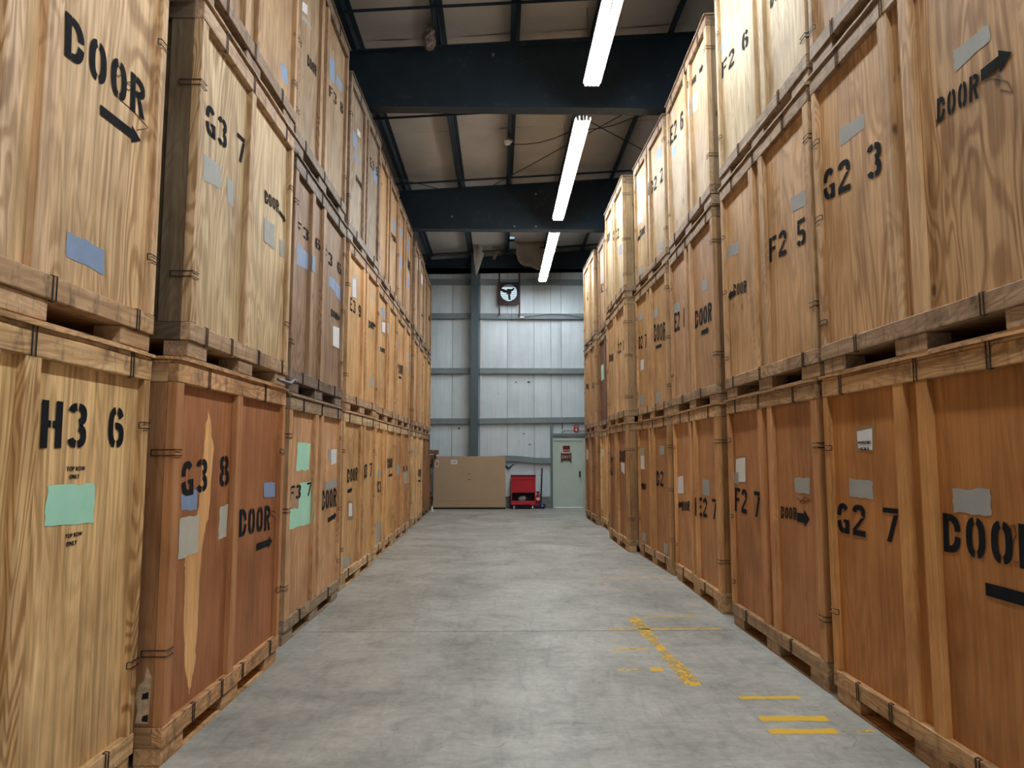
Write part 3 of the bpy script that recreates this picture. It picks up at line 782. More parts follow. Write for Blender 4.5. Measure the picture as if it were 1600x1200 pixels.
wb = build('white_board', MB().cbox(-.485, .485, -.012, .012, 0, .66), WHITEP, loc=(.69, 22.245, .348)); wb.rotation_euler = (math.radians(-3), 0, 0)
tag(wb, 'plain white board leaning on the curb behind red cart', 'board')
jk = empty('floor_jack', (1.28, 21.95, 0)); tag(jk, 'blue floor jack with upright black handle beside the red cart', 'floor jack')
build('jack_body', MB().cbox(-.84, -.02, -.08, -.03, .03, .11).cbox(-.84, -.02, .05, .10, .03, .11).cbox(-.7, -.3, -.03, .05, .04, .09), plain('dark_blue_steel', (.006, .01, .05), .4), jk)
build('jack_head', MB().cbox(-.06, .13, -.10, .12, .03, .17, .03), BLUEP, jk)
for x in (-.75, .07):
    build('wheel', MB().tube([(x, -.12, .035), (x, -.085, .035)], .035, 12).tube([(x, .105, .035), (x, .14, .035)], .035, 12), BLACKP, jk)
build('jack_handle', MB().tube([(-.01, 0, .16), (.005, .06, .35), (.05, .24, 1.22)], [.03, .022, .022], 10), BLACKP, jk)
build('jack_badge', MB().tube([(.035, -.105, .10), (.035, -.10, .10)], .018, 10), WHITEP, jk)
fe = empty('fire_extinguisher', (1.195, 22.135, 0)); tag(fe, 'red fire extinguisher with white label standing behind the floor jack', 'fire extinguisher')
build('cylinder', MB().lathe([(.05, 0), (.062, .02), (.062, .36), (.05, .41), (.022, .44), (.02, .46)], 16), REDP, fe)
build('white_label', MB().lathe([(.0632, .25), (.0632, .33)], 16), WHT, fe)
build('valve', MB().cbox(-.035, .035, -.02, .02, .46, .50).box(-.06, .06, -.012, .012, .50, .515), BLACKP, fe)
build('hose', MB().tube([(.03, -.02, .47), (.075, -.03, .42), (.08, -.02, .3), (.075, -.02, .15)], .01, 6), BLACKP, fe)

# pallets stacked between the last left stack and the carton
ORD = ('topmost', 'second', 'third', 'fourth', 'fifth', 'sixth', 'seventh', 'eighth', 'ninth', 'tenth', 'eleventh', 'twelfth', 'bottom')
for k in range(13):
    z = k * .1365; x1 = -2.03 + random.uniform(-.03, .01) if k < 10 else (-1.99, -1.90, -1.82)[k - 10]
    mb = MB()
    for y in (0, .28, .56): mb.box(-1.05, 0, y, y + .04, .018, .118)
    for q in range(6): mb.box(-1.05 + q * .19, -1.05 + q * .19 + .1, 0, .60, .118, .136)
    for q in (0, 2.5, 5): mb.box(-1.05 + q * .19, -1.05 + q * .19 + .1, 0, .60, 0, .018)
    o = build('pallet', mb, PALLET, loc=(x1, 21.12, z))
    tag(o, '%s weathered wooden pallet %s of the stack in the far left corner' % (ORD[12 - k], '' if k in (0, 12) else 'from the top'), 'pallet', 'pallets stacked in the far left corner')
    o['label'] = ' '.join(o['label'].split())
mb = MB(); k = 8; vs = []
for j in range(4):
    for q in range(k): vs.append(((.05 - .012 * j) * random.uniform(.6, 1.2) * math.cos(q * 6.283 / k), (.05 - .01 * j) * random.uniform(.6, 1.2) * math.sin(q * 6.283 / k), .055 * j))
mb.add(vs, [(j * k + q, j * k + (q + 1) % k, (j + 1) * k + (q + 1) % k, (j + 1) * k + q) for j in range(3) for q in range(k)] + [tuple(range(k))[::-1], tuple(3 * k + q for q in range(k))])
o = build('paper_scrap', mb, PAPER, loc=(-1.935, 20.95, 0)); tag(o, 'crumpled white paper scrap on the floor by the carton', 'paper')

# ------------------------------------------------------------------ storage crates
H, CW, D, REC = 2.2, 2.1, 1.5, 0.04
PX_ = D / 2 - REC                    # front plane of the plywood panels
F_ = D / 2                           # front plane of the frame
Z_RB0, Z_RB1, Z_RT0, Z_RT1 = .108, .212, 2.055, 2.160
POST, BAT = .095, ((-.225, -.125), (.045, .145))
POST_F = .06                         # the post at the far end of a crate
_me = {}
def shared(key, fn):
    if key not in _me: _me[key] = fn().mesh(key)
    return _me[key]
h_ = CW / 2
def wavy_lid(seed):
    rr = random.Random(seed); n = 14; ys = [-h_ - .012 + (CW + .024) * k / n for k in range(n + 1)]
    x0, x1 = -D / 2, F_ + .014
    ed = [(-rr.uniform(0, .007), rr.uniform(-.004, .004)) for _ in ys]
    vs = []
    for (dz, dx), y in zip(ed, ys):
        vs += [(x0, y, 2.184), (F_ - .06, y, 2.184), (x1 + dx, y, 2.184 + dz), (x1 + dx, y, 2.1995 + dz), (F_ - .06, y, 2.1995), (x0, y, 2.1995)]
    fs = [(k * 6 + q, k * 6 + (q + 1) % 6, (k + 1) * 6 + (q + 1) % 6, (k + 1) * 6 + q) for k in range(n) for q in range(6)]
    fs += [tuple(range(6))[::-1], tuple(n * 6 + q for q in range(6))]
    mb = MB(); mb.add(vs, fs); return mb
def front_panel(y0, y1): return lambda: MB().box(PX_ - .012, PX_, y0, y1, Z_RB1 - .02, Z_RT0 + .02)
def clip_v(z0, z1):
    mb = MB()
    for s in (-.013, .013):
        mb.tube([(F_ - .012, s, z1 + .003), (F_ + .004, s, z1 + .002), (F_ + .004, s, z0 - .003), (F_ - .012, s, z0 - .004)], .0032, 5)
    mb.tube([(F_ - .012, -.013, z1 + .003), (F_ - .012, .013, z1 + .003)], .0032, 5)
    mb.tube([(F_ - .012, -.013, z0 - .004), (F_ - .012, .013, z0 - .004)], .0032, 5)
    return mb
def clip_c(sgn):
    """wire loop round a front corner; sgn -1: the -y corner"""
    mb = MB(); e = sgn * (h_ + .004); i_ = sgn * (h_ - .088); pts = []
    for s in (-.016, .016):
        mb.tube([(F_ - .012, i_, s), (F_ + .004, i_ + sgn * .008, s), (F_ + .004, e, s), (F_ - .13, e, s)], .0032, 5)
    mb.tube([(F_ - .012, i_, -.016), (F_ - .012, i_, .016)], .0032, 5)
    mb.tube([(F_ - .13, e, -.016), (F_ - .13, e, .016)], .0032, 5)
    return mb

# ---- stencil glyphs out of convex pieces, unit box w=.56 h=1
GW, T_ = .60, .195
def arc(cx, cy, rx, ry, a0, a1, n=7, t=T_, e=.8):
    out = []
    def pt(a, k):
        a = math.radians(a); c, s = math.cos(a), math.sin(a)
        return (cx + (rx - k) * math.copysign(abs(c) ** e, c), cy + (ry - k * .92) * math.copysign(abs(s) ** e, s))
    for i in range(n):
        b0, b1 = a0 + (a1 - a0) * i / n, a0 + (a1 - a0) * (i + 1) / n
        out.append([pt(b0, 0), pt(b1, 0), pt(b1, t), pt(b0, t)])
    return out
def bar(x0, y0, x1, y1): return [[(x0, y0), (x1, y0), (x1, y1), (x0, y1)]]
c_ = GW / 2
GLYPH = {
 'D': bar(0, 0, T_, 1) + arc(.19, .5, GW - .19, .5, 88, 6) + arc(.19, .5, GW - .19, .5, -6, -88),
 'O': arc(c_, .5, c_, .5, 82, -82, 12) + arc(c_, .5, c_, .5, 98, 262, 12),
 'R': bar(0, 0, T_, 1) + arc(.20, .72, GW - .20, .28, 88, -88, 9, .185) + [[(.28, .44), (.43, .44), (GW, 0), (GW - T_, 0)]],
 'G': arc(c_, .5, c_, .5, 40, 172, 8) + arc(c_, .5, c_, .5, 188, 272, 6) + bar(.34, 0, .46, .17) + bar(GW - T_, .0, GW, .46) + bar(.32, .36, GW - T_, .46),
 'H': bar(0, 0, T_, 1) + bar(GW - T_, 0, GW, 1) + bar(T_ , .43, c_ - .025, .58) + bar(c_ + .025, .43, GW - T_, .58),
 'F': bar(0, 0, T_, 1) + bar(T_ + .04, .85, GW, 1) + bar(T_ + .04, .44, GW - .1, .58),
 'E': bar(0, 0, T_, 1) + bar(T_ + .04, .85, GW, 1) + bar(T_ + .04, .43, GW - .1, .58) + bar(T_ + .04, 0, GW, .185),
 'C': arc(c_, .5, c_, .5, 35, 172, 9) + arc(c_, .5, c_, .5, 188, 325, 9),
 'B': bar(0, 0, T_, 1) + arc(.20, .74, GW - .22, .26, 88, -88, 8, .17) + arc(.20, .26, GW - .20, .27, 88, -88, 8, .17),
 'A': [[(0, 0), (T_, 0), (c_ + .02, 1), (c_ - .10, 1)], [(GW - T_, 0), (GW, 0), (c_ + .12, 1), (c_ + .01, 1)]] + bar(.17, .25, .43, .38),
 '1': bar(c_ - .08, 0, c_ + .08, 1),
 '2': arc(c_, .72, c_, .28, 172, -25, 10, .185) + [[(0, .185), (.17, .185), (GW - .02, .60), (GW - .19, .58)]] + bar(0, 0, GW, .185),
 '3': arc(c_, .74, c_, .26, 165, 95, 5, .185) + arc(c_, .74, c_, .26, 85, -80, 8, .185) + arc(c_, .27, c_, .27, 80, -85, 8, .185) + arc(c_, .27, c_, .27, -95, -165, 5, .185),
 '5': bar(.06, .85, GW - .03, 1) + bar(.05, .46, .20, .83) + arc(c_, .30, c_, .30, 115, -85, 9, .185) + arc(c_, .30, c_, .30, -97, -165, 5, .185),
 '6': arc(c_, .5, c_, .5, 82, 30, 5, .185) + arc(c_, .5, c_, .5, 98, 262, 12, .185) + arc(c_, .31, c_, .31, 96, -82, 10, .185),
 '7': bar(0, .85, GW, 1) + [[(.14, 0), (.31, 0), (GW, .81), (GW - .17, .81)]],
 '8': arc(c_, .75, c_ - .03, .25, 82, -82, 8, .17) + arc(c_, .75, c_ - .03, .25, 98, 262, 8, .17) + arc(c_, .27, c_, .27, 82, -82, 8, .17) + arc(c_, .27, c_, .27, 98, 262, 8, .17),
 '9': [[(GW - x, 1 - y) for x, y in q] for q in (arc(c_, .5, c_, .5, 82, 30, 5, .185) + arc(c_, .5, c_, .5, 98, 262, 12, .185) + arc(c_, .31, c_, .31, 96, -82, 10, .185))],
}
def layout(s):
    x = 0; out = []
    for ch in s:
        if ch == ' ': x += 1.0; continue
        out.append((ch, x)); x += 1.28
    tot = out[-1][1] + 1
    return [(ch, x0 / tot, 1 / tot) for ch, x0 in out]

def cut(poly, a, keep_less):
    out = []; n = len(poly)
    for i in range(n):
        p, q = poly[i], poly[(i + 1) % n]
        ip = (p[0] <= a) if keep_less else (p[0] >= a); iq = (q[0] <= a) if keep_less else (q[0] >= a)
        if ip: out.append(p)
        if ip != iq:
            t = (a - p[0]) / (q[0] - p[0]); out.append((a, p[1] + t * (q[1] - p[1])))
    return out
def lay(mb, polys, off, bats=BAT, posts=(.06, .06)):
    """put flat pieces (u, v) on the crate front: on the panels, or on the battens and posts where they pass over one"""
    edges = [-h_ - 1, -h_ + posts[0]] + [v for b_ in bats for v in b_] + [h_ - posts[1], h_ + 1]
    for poly in polys:
        for k in range(len(edges) - 1):
            q = cut(cut(poly, edges[k], False), edges[k + 1], True)
            q2 = []
            for p in q:
                if not q2 or (abs(p[0] - q2[-1][0]) + abs(p[1] - q2[-1][1])) > 1e-5: q2.append(p)
            if len(q2) < 3: continue
            if max(abs(p[0]) for p in q2) > h_: q2 = [(max(-h_, min(h_, p[0])), p[1]) for p in q2]
            proud = k % 2 == 0
            x = (F_ if proud else PX_) + off
            mb.add([(x, p[0], p[1]) for p in q2], [tuple(range(len(q2)))])

def jag(q, rnd, amt, steps=5):
    out = []; n = len(q)
    for i in range(n):
        a, b_ = q[i], q[(i + 1) % n]
        for k in range(steps):
            t = k / steps; j = 0 if k == 0 else 1
            out.append((a[0] + (b_[0] - a[0]) * t + rnd.uniform(-amt, amt) * j, a[1] + (b_[1] - a[1]) * t + rnd.uniform(-amt, amt) * j))
    return out

STACK = {   # front corners (x, y): near, far
    'L1': ((-1.9, 1.82), (-1.9, 3.92)),
    'L2': ((-1.78, 3.98), (-1.77, 5.96)),
    'L3': ((-1.86, 6.4), (-1.85, 8.5)),
    'L4': ((-1.91, 8.86), (-1.88, 10.97)),
    'L5': ((-1.93, 11.28), (-1.93, 13.38)),
    'L6': ((-1.94, 13.52), (-1.94, 15.64)),
    'L7': ((-1.94, 16.22), (-1.94, 18.3)),
    'L8': ((-1.99, 18.62), (-1.99, 20.74)),
    'R1': ((2.28, 2.86), (2.27, 4.97)),
    'R2': ((2.28, 5.1), (2.29, 7.16)),
    'R3': ((2.31, 7.58), (2.36, 9.7)),
    'R4': ((2.36, 9.95), (2.32, 12.0)),
    'R5': ((2.18, 12.27), (2.18, 14.36)),
    'R6': ((2.36, 14.62), (2.36, 16.74)),
    'R7': ((2.28, 16.9), (2.26, 18.86)),
}
OVERRIDE = {
    ('R1', 1): ((2.27, 2.83), (2.265, 4.95)),
    ('R1', 2): ((2.27, 2.83), (2.265, 4.93)),
    ('R2', 1): ((2.27, 5.02), (2.29, 7.17)),
    ('R2', 2): ((2.27, 5.0), (2.29, 7.17)),
    ('L2', 1): ((-1.77, 4.08), (-1.77, 5.98)),
    ('L2', 2): ((-1.77, 3.95), (-1.77, 6.0)),
    ('L3', 2): ((-1.84, 6.24), (-1.84, 8.36)),
    ('L3', 1): ((-1.85, 6.34), (-1.85, 8.46)),
    ('R3', 2): ((2.31, 7.57), (2.37, 9.72)),
    ('R4', 1): ((2.38, 10.0), (2.34, 12.1)),
    ('R4', 2): ((2.38, 9.95), (2.33, 12.0)),
    ('R3', 1): ((2.33, 7.6), (2.37, 9.75)),
    ('L4', 1): ((-1.92, 9.0), (-1.87, 11.0)),
}


DECALS = {
    ('L1', 0): [
        ('T', 'H3 6', (0.192, 1.681), (0.67, 0.008), (-0.004, 0.205)),
        ('S', 'TOP ROW', (0.374, 1.578), (0.176, 0.001), (-0.007, 0.021)),
        ('S', 'ONLY', (0.413, 1.543), (0.079, 0.001), (-0.002, 0.02)),
        ('P', 'mint', [(0.264, 1.52), (0.621, 1.514), (0.634, 1.328), (0.255, 1.351)]),
        ('S', 'TOP ROW', (0.386, 1.279), (0.179, -0.001), (-0.007, 0.019)),
        ('S', 'ONLY', (0.425, 1.242), (0.073, -0.0), (0.003, 0.021)),
    ],
    ('L1', 1): [
        ('T', 'DOOR', (0.189, 1.224), (0.716, 0.042), (-0.012, 0.203)),
        ('A', 0.05, (0.486, 1.12), (0.878, 1.139)),
        ('P', 'blue', [(0.287, 0.452), (0.595, 0.455), (0.6, 0.328), (0.296, 0.336)]),
        ('K', 'p', [(0.589, 1.268), (0.675, 1.259), (0.804, 1.261), (0.952, 1.246), (0.839, 1.182)]),
        ('K', 'p', [(0.598, 1.415), (0.646, 1.422), (0.661, 1.396), (0.627, 1.363), (0.59, 1.37), (0.598, 1.415)]),
        ('K', 'p', [(0.701, 1.376), (0.744, 1.399), (0.765, 1.383), (0.73, 1.343), (0.704, 1.35), (0.72, 1.379), (0.792, 1.383)]),
    ],
    ('L2', 0): [
        ('T', 'G3 8', (-0.802, 1.41), (0.706, 0.039), (-0.02, 0.201)),
        ('P', 'blue', [(-0.812, 1.428), (-0.59, 1.443), (-0.587, 1.321), (-0.794, 1.335)]),
        ('P', 'white', [(-0.806, 1.291), (-0.552, 1.291), (-0.543, 1.069), (-0.815, 1.063)]),
        ('P', 'white', [(-0.234, 1.31), (-0.094, 1.325), (-0.101, 1.111), (-0.245, 1.106)]),
        ('T', 'DOOR', (0.129, 1.078), (0.665, -0.016), (-0.007, 0.192)),
        ('A', 0.05, (0.491, 0.964), (0.857, 0.967)),
        ('P', 'blue', [(0.601, 1.433), (0.896, 1.431), (0.892, 1.31), (0.62, 1.325)]),
        ('P', 'streak', [(-0.481, 1.944), (-0.366, 1.694), (-0.405, 1.295), (-0.488, 1.069), (-0.505, 0.692), (-0.52, 0.397), (-0.575, 0.245), (-0.642, 0.396), (-0.699, 0.716), (-0.706, 0.953), (-0.729, 1.094), (-0.553, 1.345), (-0.534, 1.615)]),
        ('K', 'red', [(0.823, 1.207), (0.905, 1.19), (0.875, 1.162), (0.809, 1.183), (0.927, 1.127), (0.786, 1.11)]),
    ],
    ('L2', 1): [
        ('T', 'G3 7', (-0.77, 1.427), (0.671, 0.064), (-0.019, 0.186)),
        ('P', 'gray', [(-0.785, 1.292), (-0.514, 1.311), (-0.499, 1.16), (-0.777, 1.125)]),
        ('P', 'gray', [(-0.402, 1.289), (-0.287, 1.288), (-0.282, 1.124), (-0.392, 1.133)]),
        ('T', 'DOOR', (0.354, 1.384), (0.349, 0.035), (-0.021, 0.099)),
        ('A', 0.035, (0.711, 1.436), (0.882, 1.414)),
        ('P', 'gray', [(0.341, 1.265), (0.605, 1.289), (0.626, 1.094), (0.359, 1.087)]),
        ('P', 'gray', [(0.737, 1.219), (0.868, 1.231), (0.882, 1.092), (0.759, 1.09)]),
    ],
    ('L2', 2): [
        ('P', 'blue', [(0.652, 0.47), (0.843, 0.523), (0.912, 0.389), (0.733, 0.36)]),
    ],
    ('L3', 0): [
        ('P', 'mint', [(-0.658, 1.766), (-0.207, 1.764), (-0.239, 1.496), (-0.683, 1.5)]),
        ('P', 'tan', [(-0.861, 1.363), (-0.597, 1.381), (-0.573, 1.14), (-0.86, 1.156)]),
        ('P', 'mint', [(-0.555, 1.385), (-0.156, 1.382), (-0.125, 0.963), (-0.861, 0.976), (-0.88, 1.163), (-0.573, 1.146)]),
        ('T', 'F3 7', (-0.887, 1.232), (0.738, 0.012), (0.006, 0.131)),
        ('P', 'gray', [(0.513, 1.704), (0.646, 1.705), (0.659, 1.58), (0.525, 1.588)]),
        ('L', 'paper', [(0.661, 1.705), (0.941, 1.711), (0.926, 1.548), (0.679, 1.53)]),
        ('P', 'gray', [(0.439, 1.354), (0.973, 1.364), (0.982, 1.273), (0.419, 1.263)]),
        ('T', 'DOOR', (0.302, 1.053), (0.68, -0.003), (-0.022, 0.216)),
        ('A', 0.05, (0.587, 0.925), (0.982, 0.955)),
    ],
    ('L3', 1): [
        ('T', 'F3 6', (-0.924, 1.508), (0.918, 0.073), (-0.012, 0.112)),
        ('P', 'blue', [(-0.915, 1.42), (-0.313, 1.428), (-0.297, 1.277), (-0.893, 1.214)]),
        ('T', 'F3 6', (0.1, 1.538), (0.892, 0.032), (-0.015, 0.138)),
        ('P', 'blue', [(0.409, 1.43), (0.719, 1.448), (0.735, 1.302), (0.421, 1.317)]),
        ('P', 'blue', [(0.729, 1.443), (0.972, 1.439), (0.992, 1.254), (0.747, 1.279)]),
        ('T', 'DOOR', (0.546, 0.996), (0.335, 0.008), (-0.009, 0.086)),
        ('A', 0.04, (0.737, 1.034), (0.992, 1.055)),
        ('L', 'tape', [(0.509, 0.915), (0.927, 0.959), (0.992, 0.679), (0.536, 0.659)]),
        ('L', 'paper', [(0.649, 0.905), (0.967, 0.934), (0.992, 0.694), (0.672, 0.684)]),
    ],
    ('L3', 2): [
        ('L', 'paper', [(-0.856, 1.54), (-0.681, 1.617), (-0.671, 1.518), (-0.847, 1.456)]),
        ('P', 'gray', [(-0.886, 1.405), (-0.574, 1.5), (-0.475, 1.481), (-0.838, 1.371)]),
        ('T', 'DOOR', (-0.621, 1.035), (0.337, 0.06), (-0.012, 0.112)),
        ('P', 'blue', [(0.242, 1.651), (0.468, 1.699), (0.496, 1.44), (0.268, 1.406)]),
        ('P', 'blue', [(0.558, 1.604), (0.856, 1.65), (0.902, 1.546), (0.571, 1.488)]),
        ('T', 'F3 8', (0.262, 1.181), (0.684, 0.119), (-0.013, 0.126)),
    ],
    ('L4', 0): [
        ('T', 'DOOR', (-0.661, 1.284), (0.619, 0.013), (0.0, 0.179)),
        ('A', 0.045, (-0.632, 1.177), (-0.353, 1.192)),
        ('T', 'E3 7', (0.236, 1.305), (0.749, 0.018), (0.003, 0.199)),
        ('L', 'tape', [(-0.584, 1.061), (-0.278, 1.024), (-0.254, 0.787), (-0.559, 0.807)]),
        ('L', 'paper', [(-0.536, 1.025), (-0.335, 1.011), (-0.318, 0.843), (-0.527, 0.853)]),
        ('P', 'gray', [(-0.844, 0.369), (-0.413, 0.338), (-0.403, 0.23), (-0.831, 0.235)]),
    ],
    ('L4', 1): [
        ('L', 'tape', [(-0.697, 1.8), (-0.341, 1.864), (-0.37, 1.554), (-0.651, 1.509)]),
        ('L', 'paper', [(-0.658, 1.78), (-0.434, 1.814), (-0.41, 1.563), (-0.636, 1.539)]),
        ('T', 'E3 9', (-0.779, 1.328), (0.67, 0.013), (-0.017, 0.175)),
        ('T', 'DOOR', (0.435, 1.308), (0.375, 0.031), (-0.011, 0.113)),
        ('A', 0.04, (0.683, 1.403), (0.932, 1.418)),
        ('P', 'gray', [(0.583, 1.839), (0.929, 1.866), (0.932, 1.826), (0.587, 1.801)]),
        ('P', 'gray', [(0.593, 0.614), (0.83, 0.611), (0.845, 0.456), (0.608, 0.453)]),
    ],
    ('L4', 2): [
        ('P', 'blue', [(-0.786, 1.536), (-0.508, 1.549), (-0.488, 1.35), (-0.768, 1.351)]),
        ('L', 'tape', [(-0.583, 1.686), (-0.231, 1.751), (-0.233, 1.554), (-0.548, 1.54)]),
        ('L', 'paper', [(-0.52, 1.679), (-0.312, 1.703), (-0.305, 1.632), (-0.512, 1.593)]),
        ('P', 'blue', [(-0.683, 1.282), (-0.357, 1.296), (-0.37, 1.218), (-0.656, 1.214)]),
        ('T', 'DOOR', (-0.528, 0.937), (0.378, 0.004), (-0.009, 0.086)),
        ('T', 'E3 5', (0.383, 1.518), (0.604, 0.066), (-0.014, 0.144)),
        ('P', 'blue', [(0.584, 1.611), (0.969, 1.64), (0.987, 1.456), (0.657, 1.424)]),
    ],
    ('L5', 0): [
        ('P', 'gray', [(-0.637, 1.399), (-0.354, 1.399), (-0.354, 1.273), (-0.637, 1.273)]),
        ('T', 'D3 8', (-0.603, 1.03), (0.645, -0.003), (-0.02, 0.186)),
        ('T', 'DOOR', (0.402, 1.393), (0.58, 0.014), (-0.02, 0.182)),
        ('A', 0.045, (0.556, 1.271), (0.982, 1.276)),
        ('P', 'gray', [(-0.622, 0.563), (-0.244, 0.563), (-0.244, 0.23), (-0.622, 0.23)]),
    ],
    ('L5', 1): [
        ('P', 'blue', [(-0.524, 1.887), (-0.192, 1.923), (-0.175, 1.77), (-0.509, 1.749)]),
        ('L', 'tape', [(-0.535, 1.69), (0.142, 1.784), (0.099, 1.515), (-0.478, 1.462)]),
        ('L', 'paper', [(-0.434, 1.666), (-0.03, 1.718), (-0.011, 1.542), (-0.417, 1.505)]),
        ('T', 'DOOR', (-0.573, 1.146), (0.462, 0.031), (-0.009, 0.079)),
    ],
    ('L5', 2): [
        ('P', 'blue', [(0.549, 1.597), (0.959, 1.622), (0.982, 1.417), (0.571, 1.397)]),
        ('T', 'DOOR', (0.379, 1.185), (0.558, 0.065), (-0.01, 0.092)),
        ('A', 0.04, (0.613, 1.209), (0.979, 1.259)),
    ],
    ('L6', 2): [
        ('P', 'blue', [(-0.681, 1.763), (-0.304, 1.792), (-0.287, 1.636), (-0.664, 1.612)]),
        ('P', 'blue', [(-0.795, 1.145), (-0.429, 1.182), (-0.405, 0.964), (-0.771, 0.932)]),
        ('P', 'blue', [(0.473, 1.872), (0.793, 1.872), (0.793, 1.665), (0.473, 1.665)]),
        ('T', 'DOOR', (0.525, 1.25), (0.446, -0.019), (-0.027, 0.246)),
        ('P', 'blue', [(0.561, 1.085), (0.883, 1.085), (0.883, 0.85), (0.561, 0.85)]),
    ],
    ('L6', 0): [
        ('P', 'gray', [(-0.642, 1.435), (-0.148, 1.435), (-0.148, 1.272), (-0.642, 1.272)]),
        ('T', 'C3 8', (0.029, 1.302), (0.963, -0.009), (-0.013, 0.113)),
        ('P', 'gray', [(0.459, 1.279), (0.992, 1.279), (0.992, 1.034), (0.459, 1.034)]),
    ],
    ('L6', 1): [
        ('P', 'blue', [(-0.992, 1.606), (-0.743, 1.606), (-0.743, 1.4), (-0.992, 1.4)]),
        ('T', 'DOOR', (-0.583, 1.025), (0.604, 0.037), (-0.022, 0.2)),
        ('A', 0.045, (-0.576, 0.962), (-0.163, 0.981)),
        ('P', 'gray', [(0.563, 1.624), (0.992, 1.624), (0.992, 1.459), (0.563, 1.459)]),
        ('P', 'gray', [(0.605, 1.373), (0.98, 1.373), (0.98, 1.263), (0.605, 1.263)]),
    ],
    ('L7', 0): [
        ('P', 'gray', [(-0.367, 1.872), (-0.107, 1.872), (-0.107, 1.661), (-0.367, 1.661)]),
        ('T', 'DOOR', (0.156, 1.094), (0.816, -0.009), (-0.022, 0.197)),
        ('A', 0.045, (0.38, 0.997), (0.972, 0.983)),
    ],
    ('L7', 2): [
        ('L', 'paper', [(-0.34, 1.978), (-0.005, 1.978), (-0.005, 1.699), (-0.34, 1.699)]),
        ('L', 'paper', [(0.5, 1.819), (0.9, 1.819), (0.9, 1.575), (0.5, 1.575)]),
        ('A', 0.05, (0.664, 0.776), (0.972, 0.785)),
    ],
    ('L8', 2): [
        ('P', 'gray', [(0.093, 1.513), (0.448, 1.513), (0.448, 1.298), (0.093, 1.298)]),
        ('T', 'DOOR', (0.391, 1.037), (0.601, 0.074), (-0.017, 0.15)),
    ],
    ('L8', 0): [
        ('P', 'gray', [(0.209, 1.821), (0.561, 1.821), (0.561, 1.608), (0.209, 1.608)]),
    ],
    ('R1', 0): [
        ('L', 'tape', [(-0.683, 1.835), (-0.454, 1.834), (-0.47, 1.669), (-0.689, 1.674)]),
        ('L', 'paper', [(-0.669, 1.802), (-0.479, 1.814), (-0.488, 1.681), (-0.663, 1.695)]),
        ('P', 'gray', [(-0.801, 1.498), (-0.504, 1.488), (-0.505, 1.378), (-0.801, 1.377)]),
        ('T', 'G2 7', (-0.987, 1.128), (0.743, 0.013), (0.009, 0.199)),
        ('P', 'gray', [(0.273, 1.482), (0.555, 1.49), (0.551, 1.369), (0.273, 1.359)]),
        ('T', 'DOOR', (0.175, 1.154), (0.682, -0.003), (0.008, 0.197)),
        ('A', 0.06, (0.48, 1.018), (0.87, 1.019)),
        ('K', 'p', [(0.666, 1.331), (0.699, 1.34), (0.703, 1.295), (0.675, 1.252), (0.657, 1.278), (0.673, 1.32)]),
        ('K', 'p', [(0.668, 1.177), (0.739, 1.176), (0.742, 1.21)]),
    ],
    ('R1', 1): [
        ('P', 'gray', [(-0.734, 1.647), (-0.398, 1.599), (-0.407, 1.503), (-0.722, 1.529)]),
        ('T', 'G2 3', (-0.992, 1.239), (0.757, -0.104), (0.01, 0.217)),
        ('P', 'gray', [(0.473, 1.5), (0.742, 1.481), (0.74, 1.394), (0.484, 1.381)]),
        ('T', 'DOOR', (0.316, 1.19), (0.324, -0.026), (0.012, 0.128)),
        ('A', 0.06, (0.667, 1.259), (0.872, 1.259)),
        ('P', 'red', [(0.307, 1.212), (0.329, 1.212), (0.326, 1.188), (0.304, 1.185)]),
        ('K', 'p', [(0.683, 1.239), (0.775, 1.186), (0.833, 1.139), (0.859, 1.076), (0.786, 1.127)]),
    ],
    ('R2', 0): [
        ('L', 'tape', [(-0.941, 1.627), (-0.594, 1.643), (-0.619, 1.376), (-0.955, 1.369)]),
        ('L', 'paper', [(-0.894, 1.605), (-0.621, 1.624), (-0.635, 1.394), (-0.915, 1.383)]),
        ('P', 'gray', [(-0.952, 1.473), (-0.822, 1.482), (-0.834, 1.357), (-0.962, 1.364)]),
        ('T', 'F2 7', (-0.962, 1.1), (0.683, -0.009), (0.021, 0.228)),
        ('P', 'gray', [(0.511, 1.469), (0.795, 1.479), (0.783, 1.354), (0.517, 1.359)]),
        ('T', 'DOOR', (0.211, 1.129), (0.316, 0.013), (0.009, 0.1)),
        ('A', 0.07, (0.535, 1.167), (0.763, 1.173)),
        ('K', 'p', [(0.549, 1.316), (0.666, 1.294), (0.782, 1.321), (0.693, 1.334), (0.594, 1.28)]),
    ],
    ('R2', 1): [
        ('P', 'gray', [(-1.007, 1.566), (-0.65, 1.525), (-0.661, 1.405), (-1.002, 1.44)]),
        ('A', 0.06, (-0.792, 1.042), (-1.007, 1.044)),
        ('T', 'DOOR', (-0.84, 1.013), (0.379, -0.049), (0.011, 0.12)),
        ('T', 'F2 5', (0.14, 1.089), (0.733, -0.052), (0.012, 0.206)),
        ('P', 'gray', [(0.632, 1.475), (0.943, 1.441), (0.931, 1.316), (0.646, 1.356)]),
    ],
    ('R2', 2): [
        ('P', 'blue', [(-1.013, 1.551), (-0.694, 1.49), (-0.721, 1.384), (-1.017, 1.438)]),
        ('T', 'F2 6', (-1.017, 1.16), (0.81, -0.102), (0.016, 0.171)),
        ('T', 'DOOR', (0.35, 1.047), (0.384, -0.056), (0.015, 0.153)),
    ],
    ('R3', 0): [
        ('L', 'paper', [(-0.989, 1.349), (-0.669, 1.376), (-0.656, 1.153), (-0.992, 1.127)]),
        ('A', 0.06, (-0.729, 0.999), (-0.992, 0.981)),
        ('T', 'DOOR', (-0.769, 0.914), (0.417, 0.031), (0.013, 0.129)),
